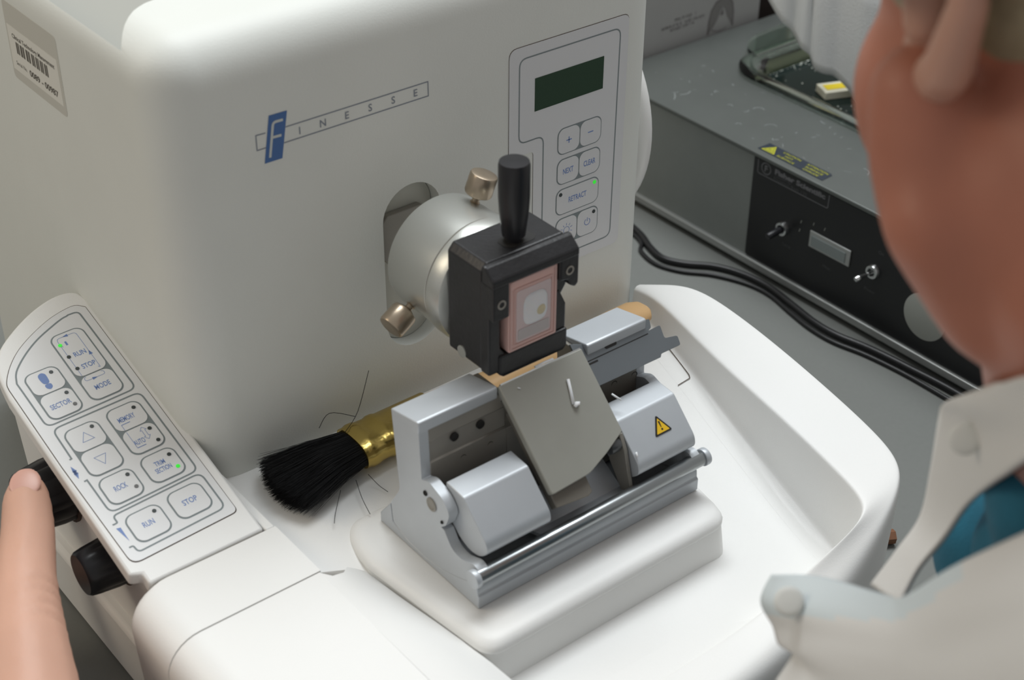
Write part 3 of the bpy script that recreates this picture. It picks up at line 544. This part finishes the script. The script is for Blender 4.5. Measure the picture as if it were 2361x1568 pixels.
# ---------------------------------------------------------------- water bath
wb = thing('water_bath', (400, 25, -150), 'grey flotation water bath with a black control panel behind the microtome', 'water bath')
bt = MB().box(252, 560, -190, 238, -64, -60.8, BTOP).build('top_plate', wb, bevel=.8, bseg=2)
boolean_cut(bt, MB().prism(rrect(335.5, 541.5, -85.5, 179.5, 27), ZF, -80, -50, BTOP).build('cutter', smooth=0))
MB().prism(rrect(333, 544, -88, 182, 27), ZF, -135, -132, DARK).build('well_floor', wb, smooth=0)
grid([[Vector((x, y, z)) for x, y in rrect(335, 542, -86, 180, 27)] for z in (-63.5, -133)], mat('glow_tinted_well', (.62, .62, .42), .4), True).build('well_wall', wb, smooth=60)  # yellowish glow below the dish rim put into the wall colour
sh = MB()
for q in ([(253.5, -189), (253.5, 237), (255.5, 237), (255.5, -189)], [(557, -189), (557, 237), (559, 237), (559, -189)], [(253.5, 235), (253.5, 237), (559, 237), (559, 235)], [(253.5, -189), (253.5, -187), (559, -187), (559, -189)]): sh.prism(q, ZF, -141, -64, BSIDE)
sh.build('shell', wb, smooth=0)
MB().box(250.5, 561, -191, 239, -145.5, -140.2, STRIP).build('bottom_trim', wb, bevel=.6)
for x in (270, 540):
    for y in (-170, 215): MB().cyl((x, y, -149.9), (x, y, -145), 9, BLKPL, 20).build('foot', wb)
bp = MB(); bp.prism(fillet([(-83.2, -139.4), (188, -139.4), (188, -64.4), (-83.2, -64.4)], [2, 2, 0, 0]), BATHF, -.4, .35, BPAN)
bp.line(fillet([(-79.4, -64.8), (-79.2, -74.6), (-17.2, -74.6), (-17.0, -64.8)], [0, 1.5, 1.5, 0]), BATHF, .55, .45, PRINT)
bp.line([(-72 + 4 * math.cos(t), -69 + 4 * math.sin(t)) for t in [math.pi * i / 14 for i in range(28)]], BATHF, .6, .45, PRINT, True); bp.text('F', BATHF, -72, -69, 4.4, .45, PRINT, bold=.02)
bp.text('Fisher Scientific', BATHF, -42.2, -67.6, 3.4, .45, PRINT, width=44, bold=.045)
bp.text('TissuePrep', BATHF, -57, -70.4, 2.0, .45, PRINT2, width=15); bp.text('Flotation Bath 135', BATHF, -50, -72.8, 2.1, .45, PRINT2, width=29)
for s_, y, z in (('Lamp', 47, -116), ('Heat', 11.6, -116), ('On', -29.2, -86), ('Power', -25, -115.6)): bp.text(s_, BATHF, -y, z, 2.4, .45, PRINT2)
for y, z in ((37.5, -93.5), (27, -90.5), (17.5, -90), (38, -100)): bp.line([(-y, z - 1.2), (-y + .6, z + 1.2)], BATHF, .4, .46, GREY)
BP = bp.build('control_panel', wb, smooth=0); tag(BP, 'black control panel')
pwr = MB(); pwr.lathe((252.6, 51, -104.5), (-1, 0, 0), [(5.2, 0), (5.2, 1.2), (4.6, 3.4), (3.2, 3.6), (3.2, 1), (.1, 1)], CHROME, 28); S1 = pwr.build('lamp_switch', BP)
MB().cyl((252, 51, -104.5), (238, 52, -106.5), 2.4, BLKPL, 20, bev=.8).build('button', S1)
pwr = MB(); pwr.lathe((252.6, -26, -100.6), (-1, 0, 0), [(5.2, 0), (5.2, 1.2), (4.4, 3), (3.0, 3.2), (3.0, .8), (.1, .8)], CHROME, 28); S2 = pwr.build('power_switch', BP)
MB().lathe((252, -25.5, -101), (-.90, .18, -.16), [(1.2, 0), (1.4, 7), (2.1, 10), (2.2, 12), (1.6, 13.6), (.1, 14)], CHROME, 20).build('toggle', S2)
gl = MB(); gl.prism([(-28, -107.2), (6.6, -106.8), (6.6, -95), (-28, -95.2)], BATHF, .3, 1.6, STRIP); GL = gl.build('heat_indicator', BP, bevel=.4)
MB().prism([(-26, -105.4), (3, -105.2), (3, -98), (-26, -98.2)], BATHF, 1.55, 2.2, mat('grey_lens', (.23, .26, .26), .25)).build('lens', GL)
MB().lathe((252.6, -69, -113), (-1, 0, 0), [(16, 0), (16, .5), (15.6, .7), (.1, .7)], GREY, 48).build('dial_plate', BP)
lb = MB(); lb.prism([(-85.5, 257.4), (-28.2, 257.2), (-28.8, 267.2), (-31, 268.6), (-85.2, 268.8)], BATHT, 2.3, 2.5, LABD)
lb.face([(-83.5, 258.4), (-72, 258.6), (-78.4, 268)], BATHT, 2.55, LABY); lb.face([(-82, 259.2), (-73.6, 259.4), (-78.3, 266.4)], BATHT, 2.58, LABD); lb.face([(-81.2, 259.7), (-74.4, 259.9), (-78.2, 265.6)], BATHT, 2.61, LABY)
for k in range(3): lb.line([(-79.4 + k * 1.2, 260.4), (-78.9 + k * 1.2, 261.6), (-79.4 + k * 1.2, 262.8)], BATHT, .4, 2.64, LABD)
for s_, x, y, w in (('CAUTION', -62.5, 266.2, 17), ('HOT', -62.4, 262.8, 7.4), ('SURFACE', -62.4, 259.4, 16.6), ('ATTENTION', -40.2, 266.2, 20), ('SURFACE', -40.2, 262.8, 16.6), ('CHAUDE', -40.2, 259.4, 14.6)): lb.text(s_, BATHT, x, y, 1.9, 2.6, LABY, width=w * .9)
tag(lb.build('warning_label', wb, smooth=0), 'dark label with yellow lettering')
sf = MB(); SCF = mat('dried_wax_film', (.24, .26, .26), .6)
for k in range(46):
    x = rnd.uniform(262, 330); y = rnd.uniform(-10, 215); a = rnd.uniform(0, 6.28); L = rnd.choice((1.2, 2, 3.5, 7)); cu = rnd.uniform(-.5, .5)
    pts = []
    for i in range(7):
        pts.append((x, y)); x += math.cos(a) * L / 4; y += math.sin(a) * L / 4; a += cu
    sf.line(pts, lambda a_, b_, h: Vector((a_, b_, -60.8 + h)), rnd.uniform(.25, .6), .04, SCF)
o = sf.build('wax_marks', wb, smooth=0); o['kind'] = 'stuff'
# glass dish, water and the floating bar
GLS = mat('green_glass', (.88, .97, .90), .02, trans=1., ior=1.48); WAT = mat('dark_water', (.012, .022, .02), .05, trans=.25, ior=1.33)
gd = thing('glass_dish', (425, 53, -132), 'clear green glass dish of dark water set into the grey bath', 'dish')
def ring(k, z): return [Vector((x, y, z)) for x, y in rrect(327 + k, 551 - k, -94 + k, 190 - k, 30 - min(k, 20) * .4)]
rg = [(15, -130), (14, -128), (13, -100), (12.2, -66), (11.4, -60.4), (3, -59.6), (0, -58.4), (0, -56.4), (2.5, -55), (7, -55), (12, -57), (16, -62), (18, -100), (20, -125), (22, -127)]
dg = grid([ring(k, z) for k, z in rg], GLS, True); dg.add(ring(15, -130), [list(range(len(ring(0, 0))))], GLS); dg.add(ring(22, -127), [list(range(len(ring(0, 0))))[::-1]], GLS)
tb = [tuple(p) for p in spline([(356, 184), (362, 198), (378, 208), (404, 211), (460, 211), (486, 207), (500, 184)], 5)]
dg.prism(tb, ZF, -59, -55.2, GLS); dg.build('dish', gd, smooth=45)
wv = MB(); wv.prism(rrect(344.6, 533, -76, 172, 18), ZF, -124, -67, WAT); WT = wv.build('water', gd, smooth=0)
bu = MB(); BUB = mat('bubble', (.75, .78, .7), .15)
for k in range(150):
    x = rnd.uniform(340, 430); y = rnd.uniform(60, 176) if k % 3 else 172 + rnd.gauss(0, 3); r = rnd.uniform(.25, .7)
    y = min(y, 170)
    bu.lathe((x, y, -67), (0, 0, 1), [(r, 0), (r * .75, r * .5), (.05, r * .7)], BUB, 6)
ob = bu.build('bubbles', gd, smooth=180); ob['kind'] = 'stuff'
fb = thing('floating_bar', (385, 122, -70), 'white plastic bar with a yellow stripe floating in the glass dish', 'bar')
FBF = frame((361, 124, -66), Vector((27.5, -11.5, 0)).normalized(), Vector((11.5, 27.5, 0)).normalized(), (0, 0, 1))
MB().prism([(0, -9), (62, -9), (62, 7), (0, 7)], FBF, -.9, 5, mat('ivory_plastic', (.68, .66, .54), .5)).build('bar', fb, bevel=.6)
MB().prism([(3, -5), (60, -5), (60, 3), (3, 3)], FBF, 5, 5.3, mat('bright_yellow', (.80, .62, .02), .5)).build('stripe', fb, smooth=0)
# paper towel draped into the dish
PAP = mat('white_paper_towel', (.70, .72, .73), .8, bump=.4, bscale=900)
pr_ = []
for k, z in enumerate((0, 6, 20, 40, 70, 105)):
    row = []
    for j, (x, y, zb) in enumerate([(352, 172, -8), (349.5, 157, -19), (358, 150, -28), (355.5, 139, -34), (357.8, 133.6, -40), (355.5, 126.6, -46), (360, 121, -48), (366, 115, -50), (368, 104, -58), (371, 95, -66), (384, 86, -66), (396, 84, -60)]):
        w = math.sin(j * 1.7) * 1.5 * (1 - z / 140); row.append(Vector((x + w + z * .02, y + z * (.10 if j > 3 else .05), zb + z)))
    pr_.append(spline(row, 4))
pt = grid(pr_, PAP).build('paper_towel', smooth=180); md = pt.modifiers.new('thick', 'SOLIDIFY'); md.thickness = .0016; md.offset = 1
tag(pt, 'folded white paper towel hanging into the glass dish', 'paper towel')
# ---------------------------------------------------------------- things behind and around
CARD = mat('grey_white_card', (.36, .36, .355), .6, var=.03); CPR = mat('card_print', (.15, .14, .14), .7)
bx = MB(); bx.box(255, 421.5, 244, 430, -149.9, 30, CARD)
BXF = frame((0, 244, 0), (1, 0, 0), (0, 0, 1), (0, -1, 0))
for (xa, za), (xb, zb) in (((329, -41.6), (352, -41.3)), ((317, -45.8), (362, -45.4)), ((326, -48.8), (350, -48.4))):      # illegible upside down print
    x = xa
    while x < xb:
        if rnd.random() > .16:
            z = za + (zb - za) * (x - xa) / (xb - xa); q = rnd.uniform(-.3, .3); bx.line([(x, z - 1.1), (x + q, z + 1.1)], BXF, .45, .12, CPR)
            if rnd.random() > .5: bx.line([(x, z + rnd.choice((-1, 0, 1))), (x + 1, z + rnd.choice((-1, 0, 1)))], BXF, .4, .12, CPR)
        x += 1.25
am = [(366, -63), (366.5, -52), (368.5, -44), (373, -38.5), (380, -36), (387, -37.5), (391, -43), (392.6, -51), (392.6, -61.5), (389.5, -57), (386, -52.5), (383, -46), (381, -43.5), (378.5, -46), (375.5, -53), (372, -57.5)]
bx.face(am, BXF, .12, mat('dim_card_print', (.20, .195, .19), .7)); bx.line([am[i] for i in range(9)], BXF, 1.4, .16, CPR); bx.face([(378, -50), (382, -50), (380.6, -44.5)], BXF, .2, CPR); bx.line([(370, -60), (375, -62.4), (380, -63), (386, -61.5)], BXF, .5, .16, CPR)
tag(bx.build('cardboard_box', smooth=0), 'grey white cardboard box with upside down print standing behind the water bath', 'box')
BRN = mat('dark_brown_wood', (.022, .014, .012), .5); EDG = mat('orange_brown_edge', (.16, .07, .02), .5)
bb = MB(); bb.box(426, 478, 262, 400, -149.9, 40, BRN); bb.box(478, 482, 262, 400, -149.9, 40, EDG)
tag(bb.build('wooden_box', smooth=0, bevel=.8), 'dark brown wooden box beside the grey white cardboard box', 'box')
CAB_ = mat('black_cable', (.012, .012, .013), .35)
def cable(pts, r, lab): tag(MB().tube(spline([Vector((x, y, -149.9 + r + h)) for x, y, h in pts], 8), r, CAB_, 10).build('power_cable', smooth=180), lab, 'cable', 'cables on the bench')
cable([(238, 220, 0), (228, 180, 0), (222.7, 155.8, 0), (215.8, 138.3, 0), (213, 121.9, 0), (220.1, 107.5, 0), (233, 93.3, 0), (241, 75.6, 0), (244, 52.5, 0), (240, 25.8, 0), (236, 2.5, 0), (236, -16.8, 0), (241, -40.4, 0), (244, -69.5, 0), (246, -110, 0), (240, -170, 0)], 2.4, 'thick black cable lying along the foot of the water bath')
cable([(226, 215, 0), (219.4, 156, 0), (208.5, 140, 0), (205, 121, 0), (212, 103, 0), (226, 86, 0), (236, 64, 0), (238, 44, 0), (233, 20, 0), (229.5, 0, 0), (229.5, -20, 0), (235, -44, 0), (238, -75, 0), (238, -112, 0)], 1.5, 'thin black cable running next to the thick one')
dw = MB().cyl((111, -170, -145.8), (75, -150, -145.8), 4.1, mat('brown_dowel', (.20, .09, .045), .6, var=.2, vscale=300), 6).build('wooden_stick', smooth=30); tag(dw, 'short brown wooden stick on the bench at the tray corner', 'stick')
# ---------------------------------------------------------------- the person at the machine
SKIN = mat('shaded_skin', (.40, .155, .10), .5, sss=.12, bump=.10, bscale=350, var=.16, vscale=28)  # ruddy tone, darkened further for the shade on head and neck
HAIR = mat('ash_blond_hair', (.30, .25, .16), .5, bump=.6, bscale=400, var=.3, vscale=120)
COAT = mat('white_coat_cloth', (.68, .67, .65), .8, bump=.25, bscale=1500)
FACING = mat('pale_blue_coat_facing', (.60, .66, .68), .8, bump=.2, bscale=1500)
SCRUB = mat('teal_scrub_cloth', (.012, .12, .19), .8, bump=.3, bscale=900, var=.35, vscale=45)
SNAP = mat('white_snap', (.66, .67, .645), .55); NAIL = mat('nail', (.64, .36, .29), .35)
class Blob:
    def __init__(s): s.b = bmesh.new()
    def ball(s, c, r, ax=None):
        r = (r, r, r) if not isinstance(r, (tuple, list)) else r
        A3 = ax or (Vector((1, 0, 0)), Vector((0, 1, 0)), Vector((0, 0, 1)))
        m = Matrix([[A3[j][i] * r[j] for j in range(3)] for i in range(3)]).to_4x4(); m.translation = Vector(c)
        bmesh.ops.create_icosphere(s.b, subdivisions=3, radius=1, matrix=m); return s
    def limb(s, pts):
        """tapered limb through (point, radius) joints"""
        for (p, r), (q_, r1) in zip(pts, pts[1:]):
            p, q_ = Vector(p), Vector(q_); n = max(2, int((q_ - p).length / (min(r, r1) * .25)))
            for i in range(n + 1):
                t = i / n; bmesh.ops.create_icosphere(s.b, subdivisions=2, radius=r + (r1 - r) * t, matrix=Matrix.Translation(p.lerp(q_, t)))
        return s
    def build(s, name, m, parent, vox, smooth, origin):
        me = bpy.data.meshes.new(name); s.b.to_mesh(me); s.b.free()
        O = mm(origin); me.transform(Matrix.Translation(-Vector(origin))); me.transform(Matrix.Scale(.001, 4))
        o = bpy.data.objects.new(name, me); C.objects.link(o)
        md = o.modifiers.new('r', 'REMESH'); md.mode = 'VOXEL'; md.voxel_size = vox * .001
        md = o.modifiers.new('s', 'SMOOTH'); md.factor = .5; md.iterations = smooth
        bake(o); me = o.data; me.materials.clear(); me.materials.append(m)
        me.polygons.foreach_set('use_smooth', [True] * len(me.polygons)); me.polygons.foreach_set('material_index', [0] * len(me.polygons))
        if parent is not None: o.parent = parent; o.location = O - WORLD[parent]
        else: o.location = O
        WORLD[o] = O; return o
V_ = Vector
F_ = V_((.27, .80, -.48)).normalized(); R_h = F_.cross(V_((0, 0, 1))).normalized(); U_ = R_h.cross(F_)
HC = V_((-56, -330, 262))                                     # middle of the head
def hd(f, r, u): return HC + F_ * f + R_h * r + U_ * u
AX = (F_, R_h, U_)
bd_ = Blob()
bd_.ball(hd(-8, 0, 28), (94, 75, 80), AX).ball(hd(30, 0, -30), (62, 62, 66), AX).ball(hd(52, 0, -72), (34, 40, 30), AX).ball(hd(78, 0, -92), (20, 22, 17), AX)
for s_ in (-1, 1):
    bd_.ball(hd(6, 52 * s_, -58), (34, 27, 36), AX).ball(hd(44, 44 * s_, -24), (30, 26, 34), AX)
    bd_.ball(hd(76, 30 * s_, 8), (8, 13, 9), AX)
bd_.limb([(hd(84, 0, 14), 9), (hd(104, 0, -22), 11), (hd(98, 0, -30), 13)]).ball(hd(88, 0, -56), (9, 24, 7), AX).ball(hd(86, 0, -66), (9, 22, 7), AX)
NB = V_((-66, -392, 128))
bd_.limb([(hd(-10, 0, -30), 64), (hd(-14, -4, -82), 68), (NB + V_((4, 16, 20)), 62), (NB, 50)]).limb([(V_((-127.3, -309.6, 239.2)), 15.5), (V_((-129.1, -316.3, 222.8)), 17), (V_((-128.4, -321.8, 210.0)), 17), (V_((-136, -328, 209)), 15.5), (V_((-124, -343, 182)), 15)])
bd_.limb([(NB, 50), (V_((-48, -488, 34)), 98), (V_((-30, -560, -100)), 125), (V_((-20, -640, -300)), 135)])
SHL, SHR = V_((-200, -452, 92)), V_((92, -440, 70))
bd_.limb([(V_((-60, -440, 80)), 62), (SHL, 50)]).limb([(V_((-40, -440, 70)), 62), (SHR, 50)])
ELB = V_((-352, -430, -70)); WRS = V_((-344, -112, -84))
bd_.limb([(SHL, 48), (ELB, 40), (V_((-362, -240, -78)), 38), (WRS, 27)])
bd_.limb([(SHR, 48), (V_((150, -470, -170)), 40), (V_((90, -520, -330)), 28), (V_((80, -500, -400)), 30)])
H_ = lambda p: V_(p) + V_((9, -7, 0))
# left hand: thumb on the upper knob, fingers curled under it
bd_.limb([(V_(WRS), 27), (H_((-352, -60, -82)), 29), (H_((-352, -28, -86)), 27), (H_((-346, 2, -82)), 20)])
bd_.limb([(H_((-344, -76, -72)), 24), (H_((-329, -42, -60)), 18.5), (H_((-314, -10, -52)), 14.2), (H_((-301, 14, -49)), 12.6), (H_((-293.5, 31, -46.5)), 11.6), (H_((-290, 38, -45.6)), 9.6)])
for k, (kn, p1, p2, tp) in enumerate((((-350, 14, -70), (-352, 48, -84), (-322, 58, -98), (-292, 52, -93)), ((-360, 8, -88), (-362, 40, -106), (-328, 48, -118), (-300, 42, -108)), ((-366, -4, -102), (-366, 26, -120), (-334, 32, -130), (-312, 24, -120)), ((-368, -20, -112), (-366, 4, -128), (-342, 10, -136), (-326, 4, -128)))):
    r = (9.6, 9.8, 9.2, 8.2)[k]; bd_.limb([(H_((-354, -50, -86)), 13), (H_(kn), r + 2), (H_(p1), r + .6), (H_(p2), r), (H_(tp), r - 1.6)])
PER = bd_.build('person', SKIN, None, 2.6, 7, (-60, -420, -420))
tag(PER, 'person in a white coat leaning over the machine, left thumb on its upper black knob', 'person')
vg = PER.vertex_groups.new(name='head_neck'); vg.add([v.index for v in PER.data.vertices if (v.co + WORLD[PER]).z > .27], 1., 'REPLACE')
md = PER.modifiers.new('soften', 'SMOOTH'); md.factor = .5; md.iterations = 30; md.vertex_group = 'head_neck'; bake(PER)
PER.data.polygons.foreach_set('use_smooth', [True] * len(PER.data.polygons))
PER.data.materials.append(mat('lit_hand_skin', (.62, .36, .265), .5, sss=.12, bump=.10, bscale=350, var=.10, vscale=28))  # paler skin copy, the light falling on the hand put into its colour
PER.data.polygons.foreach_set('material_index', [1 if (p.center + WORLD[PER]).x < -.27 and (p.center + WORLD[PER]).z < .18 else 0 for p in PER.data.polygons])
for cx, cy, cz in ((-301, -36, -46), (-303.5, -42.5, -47), (-306, -49, -48), (-300, -30, -45)):
    c0 = V_((cx, cy, cz)); ax = V_((-.45, -.86, -.2)).normalized()
    for v in PER.data.vertices:
        p = (v.co + WORLD[PER]) * 1000 - V_((0, 0, ZB)); d = p - c0; t = d.dot(ax); rr = (d - ax * t).length
        if rr < 16 and abs(t) < 5: v.co -= v.normal * (.0011 * math.exp(-(t / 1.5) ** 2) * (1 - rr / 16))
# ear
ear = Blob(); E0 = hd(2, -76, 4)
pts = [hd(10, -70, 15), hd(16, -74, 35), hd(4, -80, 51), hd(-20, -84, 51), hd(-38, -85, 37), hd(-40, -83, 17), hd(-28, -80, -3), hd(-11, -77, -17), hd(4, -73, -21), hd(8, -70, -9)]
ear.limb([(p, r) for p, r in zip(pts, (3.5, 3.6, 3.6, 3.8, 4, 4.4, 5.4, 7.2, 8, 6.6))]).limb([(hd(1, -72, -3), 8), (hd(-11, -73, 29), 9)])
ear.build('ear', mat('ear_skin', (.50, .28, .21), .5, sss=.2), PER, 1.3, 3, E0)
hr = Blob(); hr.ball(hd(-14, 0, 34), (96, 80, 84), AX).ball(hd(-58, 0, 22), (48, 64, 54), AX).ball(hd(-26, -58, 34), (50, 24, 38), AX).ball(hd(-26, 58, 34), (50, 24, 38), AX)
hr.limb([(hd(30, -66, 40), 14), (hd(0, -80, 22), 13), (hd(-22, -82, 14), 10), (hd(-38, -76, 6), 9)])
hr.ball(hd(-8, -90, 30), (24, 12, 20), AX).ball(hd(-6, -90, 14), (14, 9, 10), AX)
hr.build('hair', HAIR, PER, 3, 4, hd(-14, 0, 30))
tn = Blob(); tn.ball((-282.4, 26.5, -36.6), (7.4, 8.5, 1.5), (V_((.86, -.5, 0)), V_((.48, .83, .28)), V_((-.15, -.25, .96)))); tn.build('thumbnail', NAIL, PER, .6, 2, (-291, 33, -38))
# clothing
sb_ = Blob(); sb_.limb([(NB + V_((16, 4, -56)), 70), (V_((-36, -478, 24)), 114), (V_((-30, -556, -100)), 130), (V_((-20, -640, -300)), 140)]); sb_.ball((-30, -372, 0), (64, 40, 60)).ball((-24, -318, 24), (36, 36, 38)).ball((-82.3, -370.9, 112.7), (38, 38, 38))
sb_.build('scrub_top', SCRUB, PER, 5, 4, (-40, -460, 0))
def cloth(rows, name, m, th=1.8, per=6):
    R1 = [spline([V_(p) for p in r], per) for r in rows]
    cols = [spline([r[j] for r in R1], per) for j in range(len(R1[0]))]
    o = grid([[c[i] for c in cols] for i in range(len(cols[0]))], m).build(name, PER, smooth=180)
    md = o.modifiers.new('thick', 'SOLIDIFY'); md.thickness = th * .001; md.offset = 0; return o
near = [
[(-138.6, -290.4, 55.2), (-131.4, -306.6, 60.9), (-136.9, -334.7, 77.1), (-144.9, -347.4, 90.7), (-151.1, -364.7, 118.5), (-154.2, -384.6, 146.2), (-152.2, -407.2, 175.5)],
[(-144.3, -292.2, 47.8), (-144.3, -314.4, 61.5), (-150.2, -343.5, 81.4), (-156.5, -358.0, 94.6), (-166.2, -377.5, 122.0), (-172.0, -398.1, 149.9), (-172.5, -420.3, 177.4)],
[(-145.1, -299.3, 42.5), (-150.3, -322.3, 57.6), (-158.1, -352.1, 80.2), (-165.0, -366.7, 94.5), (-173.3, -385.1, 119.2), (-180.2, -406.0, 147.4), (-184.4, -428.9, 174.2)],
[(-147.4, -304.9, 39.3), (-153.9, -326.3, 53.2), (-162.1, -356.4, 75.3), (-169.6, -371.2, 90.5), (-179.8, -391.1, 115.2), (-186.8, -412.2, 141.5), (-192.3, -435.8, 168.1)],
[(-147.1, -311.4, 41.0), (-156.9, -331.7, 47.8), (-165.7, -361.0, 66.7), (-173.0, -375.6, 82.3), (-183.4, -395.7, 106.6), (-191.2, -417.9, 130.9), (-199.2, -442.7, 159.1)],
[(-156.0, -312.1, 32.0), (-162.9, -334.9, 38.6), (-168.7, -364.4, 52.8), (-175.2, -380.2, 67.9), (-185.0, -400.0, 91.2), (-195.0, -423.8, 117.0), (-202.4, -448.7, 143.9)]]
lcn = cloth(near, 'lab_coat', COAT); lcn.data.materials.append(FACING); nc = 6 * 6 + 1
for p in lcn.data.polygons:
    i, j = divmod(p.index, 36)
    if j < 25 and i < 9 - j * .28: p.material_index = 1
far = [
[(-132.1, -353.3, 167.0), (-148.9, -371.3, 187.7), (-152.1, -393.6, 200.0)],
[(-96.5, -317.4, 125.2), (-133.1, -356.5, 162.3), (-153.8, -389.7, 185.2)],
[(-81.9, -306.9, 106.2), (-109.2, -338.6, 130.2), (-137.4, -369.5, 152.3)],
[(-77.7, -304.9, 80.5), (-89.8, -321.8, 90.8), (-101.5, -336.3, 98.9)],
[(-80.9, -306.4, 61.6), (-86.1, -316.0, 65.3), (-91.7, -323.6, 69.3)],
[(-90.3, -305.7, 50.1), (-93.8, -313.5, 52.1), (-97.5, -319.8, 55.7)],
[(-100.4, -304.5, 38.5), (-104.0, -313.8, 42.3), (-107.9, -322.0, 47.2)]]
cloth(far, 'coat_lapel', COAT)
lc = Blob(); lc.limb([(NB + V_((0, -40, -6)), 66), (V_((-48, -492, 50)), 112), (V_((-30, -585, -100)), 136), (V_((-20, -670, -300)), 150)])
lc.limb([(V_((-70, -466, 92)), 66), (SHL + V_((-4, -6, 0)), 57), (ELB, 48), (V_((-362, -240, -78)), 45), (V_((-349, -142, -82)), 37)]).limb([(V_((-40, -460, 80)), 66), (SHR, 57), (V_((150, -470, -170)), 48), (V_((104, -510, -300)), 38)])
lc.build('coat_body', COAT, PER, 5, 5, (-60, -480, -300))
def snap(p, d):
    MB().lathe(p, d, [(5.0, -1), (5.0, .3), (4.4, .8), (3.2, 1.0), (.1, 1.1)], SNAP, 24).build('snap_button', PER, smooth=50)
VW = (V_((-460, -548, 424)) - V_((-78, -315, 100))).normalized()
snap(V_((-112.9, -336.3, 129.4)), VW); snap(V_((-146.5, -305.5, 59)) + VW * 2.5, V_((-.5, -.4, .76)))
